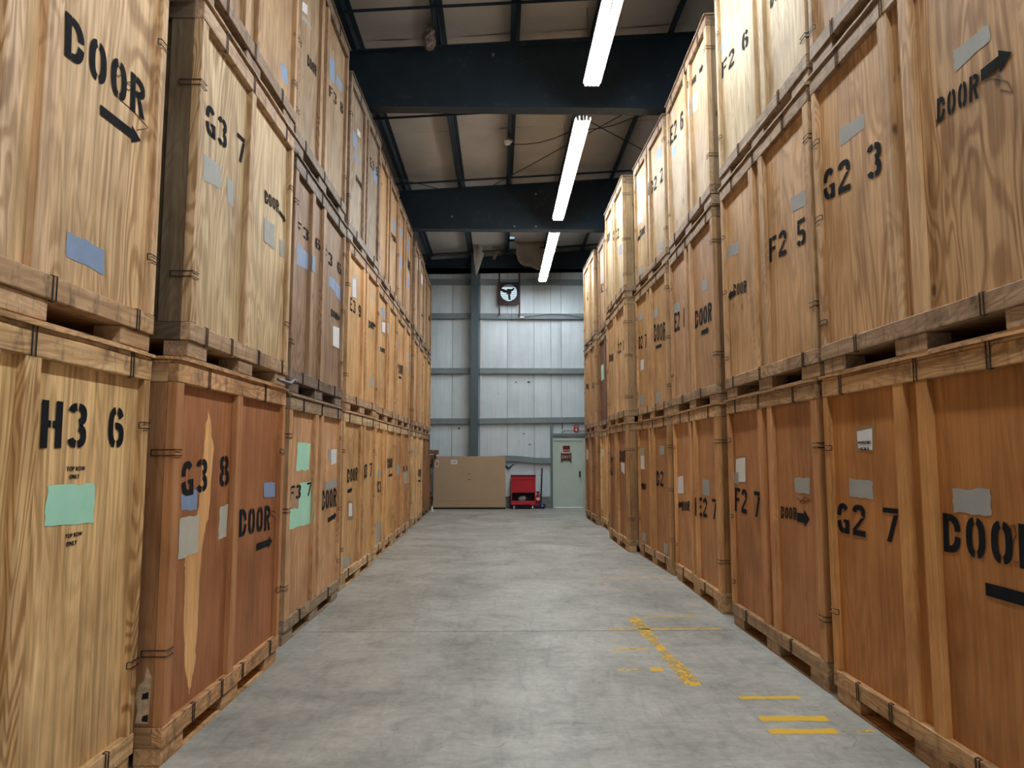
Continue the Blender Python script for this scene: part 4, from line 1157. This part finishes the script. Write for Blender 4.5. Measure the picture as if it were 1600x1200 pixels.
        ('P', 'gray', [(0.305, 1.37), (0.602, 1.359), (0.585, 1.187), (0.286, 1.185)]),
        ('T', 'E2 7', (0.073, 0.925), (0.775, 0.026), (0.022, 0.219)),
    ],
    ('R3', 1): [
        ('P', 'gray', [(0.479, 1.486), (0.698, 1.455), (0.686, 1.338), (0.467, 1.359)]),
        ('P', 'gray', [(-1.007, 1.512), (-0.656, 1.474), (-0.669, 1.344), (-0.98, 1.378)]),
        ('T', 'E2 1', (-0.98, 1.12), (0.6, -0.035), (0.025, 0.254)),
        ('T', 'DOOR', (0.12, 0.974), (0.72, -0.033), (0.021, 0.212)),
        ('A', 0.05, (0.391, 0.874), (0.72, 0.862)),
    ],
    ('R3', 2): [
        ('P', 'blue', [(-0.94, 1.507), (-0.642, 1.43), (-0.654, 1.309), (-0.954, 1.374)]),
        ('T', 'E2 6', (-1.007, 1.58), (0.779, -0.118), (0.026, 0.254)),
        ('T', 'DOOR', (0.193, 1.776), (0.285, -0.05), (0.009, 0.087)),
        ('A', 0.05, (0.634, 1.755), (0.808, 1.728)),
        ('L', 'film', [(0.245, 1.641), (0.525, 1.583), (0.504, 1.37), (0.221, 1.405)]),
        ('P', 'gray', [(-0.935, 2.03), (-0.77, 2.001), (-0.778, 1.931), (-0.943, 1.958)]),
    ],
    ('R4', 0): [
        ('P', 'gray', [(-0.957, 1.756), (-0.708, 1.756), (-0.708, 1.633), (-0.957, 1.633)]),
        ('L', 'paper', [(-0.957, 1.628), (-0.687, 1.628), (-0.687, 1.407), (-0.957, 1.407)]),
        ('P', 'gray', [(0.36, 1.776), (0.627, 1.776), (0.627, 1.644), (0.36, 1.644)]),
        ('T', 'D2', (0.12, 1.179), (0.42, 0.005), (0.018, 0.221)),
        ('A', 0.06, (-0.735, 1.144), (-0.957, 1.145)),
        ('T', 'DOOR', (-0.91, 1.07), (0.307, 0.007), (0.008, 0.1)),
        ('P', 'gray', [(-0.957, 0.386), (-0.668, 0.386), (-0.668, 0.23), (-0.957, 0.23)]),
        ('P', 'gray', [(0.504, 0.38), (0.706, 0.38), (0.706, 0.23), (0.504, 0.23)]),
    ],
    ('R4', 1): [
        ('L', 'paper', [(-0.865, 1.022), (-0.623, 1.022), (-0.623, 0.851), (-0.865, 0.851)]),
        ('P', 'gray', [(-0.982, 0.446), (-0.685, 0.446), (-0.685, 0.275), (-0.982, 0.275)]),
        ('P', 'gray', [(0.172, 0.384), (0.491, 0.384), (0.491, 0.23), (0.172, 0.23)]),
        ('T', 'D2 7', (-0.97, 1.227), (0.58, -0.047), (0.017, 0.217)),
        ('T', 'DOOR', (0.12, 1.185), (0.72, -0.091), (0.022, 0.273)),
        ('A', 0.05, (0.236, 1.081), (0.614, 1.063)),
        ('P', 'gray', [(-0.982, 1.824), (-0.636, 1.824), (-0.636, 1.694), (-0.982, 1.694)]),
        ('P', 'gray', [(0.114, 1.679), (0.44, 1.679), (0.44, 1.532), (0.114, 1.532)]),
    ],
    ('R4', 2): [
        ('P', 'mint', [(-0.957, 2.03), (-0.784, 2.03), (-0.784, 1.964), (-0.957, 1.964)]),
        ('P', 'blue', [(-0.943, 1.967), (-0.622, 1.875), (-0.634, 1.734), (-0.957, 1.789)]),
        ('L', 'film', [(-0.941, 1.375), (-0.542, 1.37), (-0.562, 1.114), (-0.957, 1.166)]),
        ('A', 0.06, (-0.733, 0.899), (-0.957, 0.912)),
        ('T', 'DOOR', (-0.768, 0.888), (0.378, -0.034), (0.01, 0.13)),
        ('P', 'gray', [(-0.957, 0.392), (-0.618, 0.392), (-0.618, 0.262), (-0.957, 0.262)]),
        ('P', 'blue', [(0.466, 1.876), (0.775, 1.82), (0.762, 1.667), (0.454, 1.718)]),
        ('T', 'D2 2', (0.048, 1.328), (0.771, -0.059), (0.017, 0.212)),
        ('P', 'gray', [(0.468, 0.428), (0.755, 0.381), (0.746, 0.268), (0.459, 0.312)]),
    ],
    ('R5', 0): [
        ('T', 'DOOR', (0.12, 1.504), (0.7, 0.008), (0.019, 0.216)),
        ('L', 'paper', [(0.245, 1.509), (0.644, 1.491), (0.627, 1.299), (0.3, 1.348)]),
        ('T', 'C2 7', (-0.97, 1.237), (0.58, 0.012), (0.031, 0.359)),
    ],
    ('R5', 1): [
        ('T', 'C2 8', (0.12, 1.306), (0.72, -0.019), (0.017, 0.195)),
        ('T', 'DOOR', (-0.951, 1.297), (0.523, -0.048), (0.013, 0.154)),
    ],
    ('R5', 2): [
        ('L', 'paper', [(0.008, 1.861), (0.477, 1.76), (0.467, 1.641), (-0.002, 1.75)]),
        ('T', 'C2', (-0.002, 1.309), (0.434, -0.065), (0.017, 0.196)),
        ('T', 'DOOR', (-0.977, 1.557), (0.339, -0.027), (0.016, 0.184)),
        ('P', 'blue', [(0.363, 1.113), (0.659, 1.061), (0.643, 0.875), (0.348, 0.935)]),
    ],
    ('R6', 0): [
        ('L', 'paper', [(-0.992, 1.764), (-0.685, 1.764), (-0.685, 1.602), (-0.992, 1.602)]),
    ],
    ('R6', 1): [
        ('P', 'mint', [(-0.992, 1.519), (-0.571, 1.519), (-0.571, 1.158), (-0.992, 1.158)]),
    ],
    ('R6', 2): [
        ('P', 'blue', [(-0.84, 1.39), (-0.533, 1.39), (-0.533, 1.27), (-0.84, 1.27)]),
        ('T', 'B2', (-0.869, 1.036), (0.41, -0.069), (0.018, 0.211)),
    ],
    ('R7', 0): [
        ('L', 'paper', [(-0.912, 1.769), (-0.624, 1.769), (-0.624, 1.512), (-0.912, 1.512)]),
        ('T', 'A2 7', (-0.095, 1.212), (0.791, 0.017), (0.009, 0.144)),
    ],
    ('R7', 1): [
        ('T', 'DOOR', (-0.89, 1.161), (0.498, -0.032), (0.01, 0.135)),
        ('T', 'A2 6', (0.236, 1.084), (0.545, -0.023), (0.01, 0.126)),
    ],
    ('R7', 2): [
        ('T', 'A2', (-0.585, 1.267), (0.37, -0.051), (0.017, 0.219)),
        ('L', 'paper', [(0.599, 1.136), (0.912, 1.136), (0.912, 0.966), (0.599, 0.966)]),
        ('P', 'gray', [(0.648, 0.353), (0.912, 0.353), (0.912, 0.23), (0.648, 0.23)]),
    ],
}

S_ = srgb
LOOK = {   # panel colour, frame colour, rail colour, grain strength
 'L1': [((206, 163, 108), (196, 152, 100), (196, 154, 106), 1.0), ((222, 184, 132), (224, 184, 138), (206, 164, 118), .9), ((220, 182, 132), (216, 176, 130), (200, 160, 116), .9)],
 'L2': [((150, 90, 48), (170, 112, 66), (188, 138, 90), .30), ((214, 186, 138), (212, 176, 130), (190, 156, 120), .8), ((208, 166, 116), (214, 172, 124), (178, 144, 114), .5)],
 'L3': [((182, 134, 92), (186, 140, 98), (146, 122, 98), .4), ((154, 122, 94), (172, 138, 106), (132, 114, 98), .6), ((190, 160, 124), (196, 160, 122), (150, 130, 110), .8)],
 'L4': [((188, 142, 88), (186, 140, 90), (190, 156, 116), .4), ((216, 168, 104), (214, 166, 110), (196, 158, 120), .3), ((186, 166, 142), (190, 160, 134), (160, 146, 132), .8)],
 'L5': [((192, 144, 86), (196, 148, 94), (194, 156, 112), .4), ((212, 164, 100), (206, 158, 104), (190, 152, 112), .4), ((218, 174, 118), (212, 170, 122), (180, 148, 116), .4)],
 'L6': [((164, 114, 64), (178, 128, 78), (176, 140, 102), .4), ((204, 156, 96), (202, 154, 100), (184, 148, 110), .4), ((210, 166, 112), (206, 162, 116), (176, 146, 114), .4)],
 'L7': [((186, 142, 94), (196, 156, 108), (180, 146, 108), .4), ((200, 156, 104), (196, 152, 106), (172, 140, 108), .4), ((196, 158, 116), (192, 156, 118), (168, 140, 112), .4)],
 'L8': [((132, 86, 56), (140, 94, 64), (142, 108, 80), .3), ((206, 160, 98), (200, 154, 100), (182, 146, 106), .4), ((196, 156, 112), (190, 152, 112), (170, 140, 110), .4)],
 'R1': [((166, 104, 42), (186, 126, 62), (180, 134, 86), .30), ((208, 164, 112), (212, 170, 120), (178, 148, 116), .75), ((212, 168, 116), (212, 170, 122), (180, 150, 120), .7)],
 'R2': [((160, 102, 54), (174, 118, 68), (160, 124, 86), .25), ((204, 160, 108), (204, 162, 112), (178, 146, 110), .5), ((226, 200, 152), (222, 190, 142), (196, 166, 134), .4)],
 'R3': [((170, 114, 62), (182, 128, 74), (182, 140, 94), .25), ((186, 142, 98), (192, 148, 102), (176, 146, 112), .4), ((220, 186, 138), (216, 180, 134), (196, 164, 134), .4)],
 'R4': [((154, 102, 54), (172, 122, 70), (170, 132, 96), .25), ((200, 154, 96), (202, 158, 106), (186, 154, 116), .35), ((218, 182, 128), (214, 176, 126), (196, 164, 132), .35)],
 'R5': [((146, 94, 50), (172, 124, 76), (180, 140, 96), .3), ((210, 168, 110), (208, 166, 114), (192, 158, 116), .3), ((226, 194, 138), (222, 186, 134), (204, 170, 132), .3)],
 'R6': [((194, 148, 92), (196, 152, 98), (184, 148, 106), .4), ((122, 80, 54), (140, 96, 66), (168, 136, 104), .3), ((208, 164, 114), (206, 162, 116), (188, 154, 120), .4)],
 'R7': [((138, 90, 50), (164, 114, 68), (160, 122, 86), .3), ((196, 148, 90), (194, 148, 96), (182, 146, 106), .4), ((218, 178, 120), (212, 172, 122), (192, 158, 122), .4)],
}
LABEL = {
 ('L1', 0): 'pale plywood storage crate stencilled H3 6 with mint patch, nearest on the left floor',
 ('L1', 1): 'pale plywood storage crate with big DOOR and down-right arrow, on top of crate H3 6',
 ('L1', 2): 'pale plywood storage crate above the big DOOR crate, beyond the top left corner',
 ('L2', 0): 'reddish brown storage crate stencilled G3 8 with a light drip streak, on left floor',
 ('L2', 1): 'pale storage crate stencilled G3 7 with four grey patches, on the reddish crate',
 ('L2', 2): 'tan storage crate with one blue patch, topmost of its stack above crate G3 7',
 ('L3', 0): 'tan storage crate stencilled F3 7 with two mint green patches, on left floor',
 ('L3', 1): 'grey-brown storage crate stencilled F3 6 twice, on the crate with mint patches',
 ('L3', 2): 'weathered storage crate stencilled F3 8 with blue patches, above the grey-brown F3 6 crate',
 ('L4', 0): 'tan storage crate stencilled DOOR and E3 7 with a taped paper, on left floor',
 ('L4', 1): 'yellowish storage crate stencilled E3 9 with tall white label, middle of fourth left stack',
 ('L4', 2): 'grey weathered storage crate with blue patches and framed label, top of fourth left stack',
 ('L5', 0): 'tan storage crate stencilled D3 8 with grey patches, floor tier of fifth left stack',
 ('L5', 1): 'yellowish storage crate with taped paper and DOOR, middle tier of fifth left stack',
 ('L5', 2): 'yellowish storage crate with three blue patches, top tier of fifth left stack',
 ('L6', 0): 'brown storage crate stencilled C3 8, floor tier of sixth left stack',
 ('L6', 1): 'yellowish storage crate with small DOOR, middle tier of sixth left stack',
 ('L6', 2): 'tan storage crate with two blue patches, top tier of sixth left stack',
 ('L7', 0): 'light tan storage crate with DOOR, floor tier of second left stack from the end',
 ('L7', 1): 'tan storage crate with bare unmarked panels, middle tier of second left stack from end',
 ('L7', 2): 'tan storage crate with two white papers, top tier of second left stack from end',
 ('L8', 0): 'dark brown storage crate in the last left stack, on floor beside the pallets',
 ('L8', 1): 'yellowish storage crate without marks, middle tier of the last left stack',
 ('L8', 2): 'tan storage crate, topmost of the last left stack near back wall',
 ('R1', 0): 'orange-brown storage crate stencilled G2 7 with dated paper label, nearest on right floor',
 ('R1', 1): 'tan storage crate stencilled G2 3 with DOOR arrow rising right, on crate G2 7',
 ('R1', 2): 'tan storage crate in the top right corner, above crate G2 3',
 ('R2', 0): 'brown storage crate stencilled F2 7 with DOOR and fat arrow, on right floor',
 ('R2', 1): 'tan storage crate stencilled F2 5 with DOOR arrow pointing left, on crate F2 7',
 ('R2', 2): 'pale cream storage crate stencilled F2 6, topmost above crate F2 5',
 ('R3', 0): 'brown storage crate stencilled E2 7 with small paper label, on right floor',
 ('R3', 1): 'greyish tan storage crate stencilled E2 1 and DOOR, on crate E2 7',
 ('R3', 2): 'pale storage crate stencilled E2 6 with plastic sleeve, top of the third right stack',
 ('R4', 0): 'brown storage crate stencilled D2 with DOOR arrow left, on right floor',
 ('R4', 1): 'tan storage crate stencilled D2 7 and DOOR, middle tier of fourth right stack',
 ('R4', 2): 'pale storage crate stencilled D2 2 with plastic sleeve, top of fourth right stack',
 ('R5', 0): 'dark brown storage crate with torn white tag jutting into aisle, on right floor',
 ('R5', 1): 'yellowish storage crate stencilled C2 8, middle tier of the jutting right stack',
 ('R5', 2): 'pale yellow storage crate with white paper, top of the jutting right stack',
 ('R6', 0): 'light tan storage crate on floor behind the jutting right stack',
 ('R6', 1): 'dark red-brown storage crate with mint patch, middle tier behind jutting right stack',
 ('R6', 2): 'tan storage crate stencilled B2, top tier behind the jutting right stack',
 ('R7', 0): 'dark brown storage crate stencilled A2 7, on floor beside the exit door',
 ('R7', 1): 'tan storage crate stencilled A2 6, middle tier of stack beside exit door',
 ('R7', 2): 'pale yellow storage crate, topmost of the stack beside the exit door',
}
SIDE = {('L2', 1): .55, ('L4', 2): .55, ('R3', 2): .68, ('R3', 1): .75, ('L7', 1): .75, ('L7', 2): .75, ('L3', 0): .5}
SINGLE = {('L2', 0), ('L2', 1)}
def rgba(c, a=1.0, k=1.0):
    q = S_(*c); l = .35 * q[0] + .5 * q[1] + .15 * q[2]
    return tuple(min(.85, (x * .88 + l * .12) * k * m) for x, m in zip(q, (1.0, 1.025, 1.04))) + (a,)
TIER_LIGHT = (1.45, 1.05, .80)      # light falloff evened out in the wood colour: floor tier lightened, top darkened

def crate(st, lv):
    (x0, y0), (x1, y1) = OVERRIDE.get((st, lv), STACK[st])
    n = Vector((x0, y0)); f = Vector((x1, y1)); w = (f - n).length; c = (n + f) / 2; d = (f - n) / w
    right = st[0] == 'R'
    if right: d = -d
    nr = Vector((d.y, -d.x)); ctr = c - nr * (D / 2)
    root = empty('storage_crate', (ctr.x, ctr.y, lv * H), math.atan2(d.y, d.x) - math.pi / 2)
    root.scale = (1, w / CW, 1); sy = w / CW
    tag(root, LABEL[st, lv], 'crate', 'wooden storage crates along the %s side' % ('right' if right else 'left'))
    pan, frm, rail, grain = LOOK[st][lv]
    rnd = random.Random(hash_(st) * 10 + lv)
    tint = lambda cc, g=None: rgba(cc, grain if g is None else g, rnd.uniform(.93, 1.06) * TIER_LIGHT[lv]) if lv else rgba((cc[0] * .99, min(255, cc[1] * 1.012), cc[2] * 1.0), grain if g is None else g, rnd.uniform(.93, 1.06) * TIER_LIGHT[lv])
    single = (st, lv) in SINGLE
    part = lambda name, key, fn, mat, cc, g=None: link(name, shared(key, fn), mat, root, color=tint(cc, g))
    # core of the crate behind the panels
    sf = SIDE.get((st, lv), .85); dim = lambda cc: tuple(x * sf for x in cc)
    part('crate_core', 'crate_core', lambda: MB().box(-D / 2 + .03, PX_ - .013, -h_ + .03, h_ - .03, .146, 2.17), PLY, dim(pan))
    bats = []
    spans = [(min(d_[2][0], d_[2][0] + d_[3][0]) / sy, max(d_[2][0], d_[2][0] + d_[3][0]) / sy, d_[1]) for d_ in DECALS.get((st, lv), ()) if d_[0] == 'T']
    boxes = []
    for a, b_, s_ in spans:
        for ch, q, ww in layout(s_): boxes.append((a + (b_ - a) * q, a + (b_ - a) * (q + ww)))
    for b0, b1 in (((-.155, -.055),) if single else BAT):
        best = None
        for k in range(0, 25):
            for sg in (1, -1):
                sh = sg * k * .01
                oc = min(.16, .04 * ctr.y / 2.2 + .01)
                lo, hi = b0 + sh - (oc if right else .012), b1 + sh + (.012 if right else oc)
                ov = sum(max(0, min(hi, x1_) - max(lo, x0_)) for x0_, x1_ in boxes) + .004 * k
                if bats and b0 + sh - bats[-1][1] < .12: continue
                if best is None or ov < best[0] - 1e-6: best = (ov, sh)
        bats.append((round(b0 + best[1], 2), round(b1 + best[1], 2)))
    pl, pr = (POST_F, POST) if right else (POST, POST_F)
    cuts = [-h_ + pl] + [v for b_ in bats for v in b_] + [h_ - pr]
    for k in range(0, len(cuts), 2):
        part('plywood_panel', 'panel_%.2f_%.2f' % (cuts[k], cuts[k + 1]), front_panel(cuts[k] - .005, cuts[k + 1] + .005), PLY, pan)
    for b_ in bats:
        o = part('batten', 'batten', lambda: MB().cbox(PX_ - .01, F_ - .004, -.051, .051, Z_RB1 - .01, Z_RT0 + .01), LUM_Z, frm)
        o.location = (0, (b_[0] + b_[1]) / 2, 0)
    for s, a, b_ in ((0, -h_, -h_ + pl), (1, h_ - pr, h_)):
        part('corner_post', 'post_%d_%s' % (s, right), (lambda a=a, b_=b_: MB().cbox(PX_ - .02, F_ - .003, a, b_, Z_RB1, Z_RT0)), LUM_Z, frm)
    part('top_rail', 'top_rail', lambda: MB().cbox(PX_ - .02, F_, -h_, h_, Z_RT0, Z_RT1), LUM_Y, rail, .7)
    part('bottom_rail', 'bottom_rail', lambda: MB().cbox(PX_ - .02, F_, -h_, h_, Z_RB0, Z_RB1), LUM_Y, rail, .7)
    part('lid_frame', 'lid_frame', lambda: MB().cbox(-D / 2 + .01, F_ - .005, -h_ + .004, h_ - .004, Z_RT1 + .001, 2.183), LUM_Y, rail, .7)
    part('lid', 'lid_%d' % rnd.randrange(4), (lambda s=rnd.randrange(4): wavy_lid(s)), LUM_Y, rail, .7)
    # the end that faces the camera
    e = h_ if right else -h_; s = 1 if right else -1
    k = 'r' if right else 'l'
    ya, yb = sorted((e, e - s * .03))
    ya2, yb2 = sorted((e - s * .004, e - s * .03))
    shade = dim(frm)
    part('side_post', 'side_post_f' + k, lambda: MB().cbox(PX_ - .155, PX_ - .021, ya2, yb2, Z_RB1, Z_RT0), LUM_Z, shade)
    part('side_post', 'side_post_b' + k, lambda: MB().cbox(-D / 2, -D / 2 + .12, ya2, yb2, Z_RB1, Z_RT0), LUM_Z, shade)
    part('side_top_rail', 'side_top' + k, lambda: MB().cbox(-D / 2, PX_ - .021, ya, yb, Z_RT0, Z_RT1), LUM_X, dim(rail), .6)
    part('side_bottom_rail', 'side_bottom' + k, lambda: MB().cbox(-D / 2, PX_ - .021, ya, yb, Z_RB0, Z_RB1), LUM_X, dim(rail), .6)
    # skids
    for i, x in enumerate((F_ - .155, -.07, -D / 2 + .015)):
        for j, (a, b_) in enumerate(((-h_ + .01, -h_ + .31), (-.15, .15), (h_ - .31, h_ - .01)) if i != 1 else ((-h_ + .02, h_ - .02),)):  # middle row is an added full-width beam that keeps light out of the openings
            part('skid_block' if i != 1 else 'skid_light_stop', 'skid_%d_%d' % (i, j), (lambda x=x, a=a, b_=b_: MB().cbox(x, x + .14, a, b_, .014, Z_RB0 - .001 if True else 0)), LUM_Y, rail, .5)
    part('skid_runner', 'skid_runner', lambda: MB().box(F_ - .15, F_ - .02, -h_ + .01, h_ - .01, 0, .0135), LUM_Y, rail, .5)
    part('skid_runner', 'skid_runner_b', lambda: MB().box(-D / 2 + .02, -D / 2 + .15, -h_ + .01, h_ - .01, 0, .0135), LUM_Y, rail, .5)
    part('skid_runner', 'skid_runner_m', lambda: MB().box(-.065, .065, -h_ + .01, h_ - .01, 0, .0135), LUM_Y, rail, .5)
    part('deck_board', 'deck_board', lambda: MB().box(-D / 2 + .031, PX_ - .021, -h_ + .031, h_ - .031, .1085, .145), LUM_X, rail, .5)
    # wire clips
    for z0, z1, key, cnt in ((Z_RT0, Z_RT1 + .026, 'clip_top', rnd.choice((2, 3, 3))), (Z_RB0, Z_RB1, 'clip_low', rnd.choice((2, 3, 4)))):
        for q in range(cnt):
            y = -h_ + CW * (q + .5) / cnt + rnd.uniform(-.14, .14)
            link('wire_clip', shared(key, lambda z0=z0, z1=z1: clip_v(z0, z1)), WIRE, root, (0, y, 0))
    for sg in (-1, 1):
        for z in ((.5, 1.72) if rnd.random() < .6 else (.42, 1.1, 1.76)):
            link('wire_clip', shared('clip_corner_%d' % sg, lambda sg=sg: clip_c(sg)), WIRE, root, (0, 0, z + rnd.uniform(-.1, .1)))
    # stencils, paint patches, papers
    layer = 0
    for dc in DECALS.get((st, lv), ()):
        kind = dc[0]; mb = MB(); layer += 1; off = .0010 + .0003 * layer if dc[1] != 'streak' else .0006
        if kind == 'T':
            _, s_, o, r, u = dc; polys = []
            o = (o[0] / sy, o[1]); r = (r[0] / sy, r[1]); u = (u[0] / sy, u[1])
            word = empty('stencil_word' if s_ == 'DOOR' else 'stencil_code'); word.parent = root
            for ch, a, ww in layout(s_):
                mb = MB()
                polys = [[(o[0] + r[0] * (a + ww * x / GW) + u[0] * y, o[1] + r[1] * (a + ww * x / GW) + u[1] * y) for x, y in q] for q in GLYPH[ch]]
                lay(mb, polys, .0040, bats, (pl, pr))
                lt = build('letter' if ch.isalpha() else 'digit', mb, STENCIL, word)
                bm = bmesh.new(); bm.from_mesh(lt.data); bmesh.ops.remove_doubles(bm, verts=bm.verts, dist=.0004); bm.to_mesh(lt.data); bm.free()
        elif kind == 'A':
            _, th, a, b_ = dc
            a = Vector((a[0] / sy, a[1])); b_ = Vector((b_[0] / sy, b_[1])); t = (b_ - a); L = t.length; t /= L; p = Vector((-t.y, t.x)); hd = min(th * 1.9, L * .4)
            base = b_ - t * hd
            polys = [[tuple(a + p * th / 2), tuple(a - p * th / 2), tuple(base - p * th / 2), tuple(base + p * th / 2)], [tuple(base + p * th * .95), tuple(base - p * th * .95), tuple(b_)]]
            lay(mb, polys, .0042, bats, (pl, pr)); build('stencil_arrow', mb, STENCIL, root)
        elif kind == 'K':
            pts = [(PX_ + .002, p[0] / sy, p[1]) for p in dc[2]]
            build('pencil_scribble', mb.tube(pts, .0022, 4), REDSM if dc[1] == 'red' else BRNPEN, root)
        elif kind == 'S':
            _, s_, o, r, u = dc
            t = text_obj('small_stencil', s_, abs(u[1]) * 1.35, STENCIL, root, (PX_ + .003, o[0] + r[0] / 2, o[1] + u[1] / 2), (math.pi / 2, 0, math.pi / 2))
        else:
            _, col, q = dc
            q = [(p[0] / sy, p[1]) for p in q]
            amt = .007 if kind == 'P' else .0015
            if col == 'streak': amt = .012
            q = jag(q, rnd, amt, 6 if kind == 'P' else 3)
            lay(mb, [q], off, bats, (pl, pr))
            if col == 'streak':
                o = build('drip_streak', mb, PLY, root, color=rgba((214, 158, 92), .15, 1.3))
            else:
                o = build('paint_patch' if kind == 'P' else ('tape_backing' if col == 'tape' else 'plastic_sleeve' if col == 'film' else 'paper_label'), mb, PATCH[col], root)
            if col in PATCH_NAME: o['label'] = PATCH_NAME[col]
            if (st, lv) == ('R1', 0) and col == 'paper':
                cy = sum(p[0] for p in q) / len(q); cz = sum(p[1] for p in q) / len(q)
                text_obj('label_print', 'NOVELETSKY', .024, STENCIL, o, (PX_ + .004, cy - .003, cz - .02), (math.pi / 2, 0, math.pi / 2))
                text_obj('label_print', '07-28-21', .026, STENCIL, o, (PX_ + .004, cy, cz - .06), (math.pi / 2, 0, math.pi / 2))
    return root

def hash_(s): return sum(ord(ch) * (i + 3) for i, ch in enumerate(s))
ROOT = {}
for st in STACK:
    for lv in range(3): ROOT[st, lv] = crate(st, lv)

# splintered corner of the reddish crate
g = ROOT['L2', 0]; xx = PX_ - .11; yy_ = -h_ + .0028
mb = MB(); mb.add([(xx, yy_, .235), (xx + .07, yy_, .23), (xx + .08, yy_, .47), (xx + .05, yy_, .53), (xx + .038, yy_, .45), (xx + .012, yy_, .43), (xx - .004, yy_, .36), (xx + .012, yy_, .30)], [tuple(range(8))])
build('splintered_wood', mb, plain('raw_split_wood', srgb(206, 176, 138), .8, vary=.3, scale=30), g)
for q in ([(.035, .245), (.068, .24), (.07, .28), (.04, .27)], [(.03, .355), (.066, .36), (.068, .395), (.035, .385)]):
    mb = MB(); mb.add([(xx + a, yy_ - .001, z) for a, z in q], [(0, 1, 2, 3)]); build('splinter_hole', mb, BLACKP, g)
# loose plastic strap caught between the crates
o = build('torn_strap', MB().tube([(-1.74, 5.62, 2.24), (-1.70, 5.80, 2.225), (-1.70, 5.93, 2.27), (-1.72, 6.02, 2.255), (-1.735, 6.12, 2.30)], [.012, .018, .014, .016, .006], 6), plain('dark_grey_strap', (.12, .11, .10), .5))
tag(o, 'torn dark grey strap lying on the reddish crate lid at its far corner', 'strap')
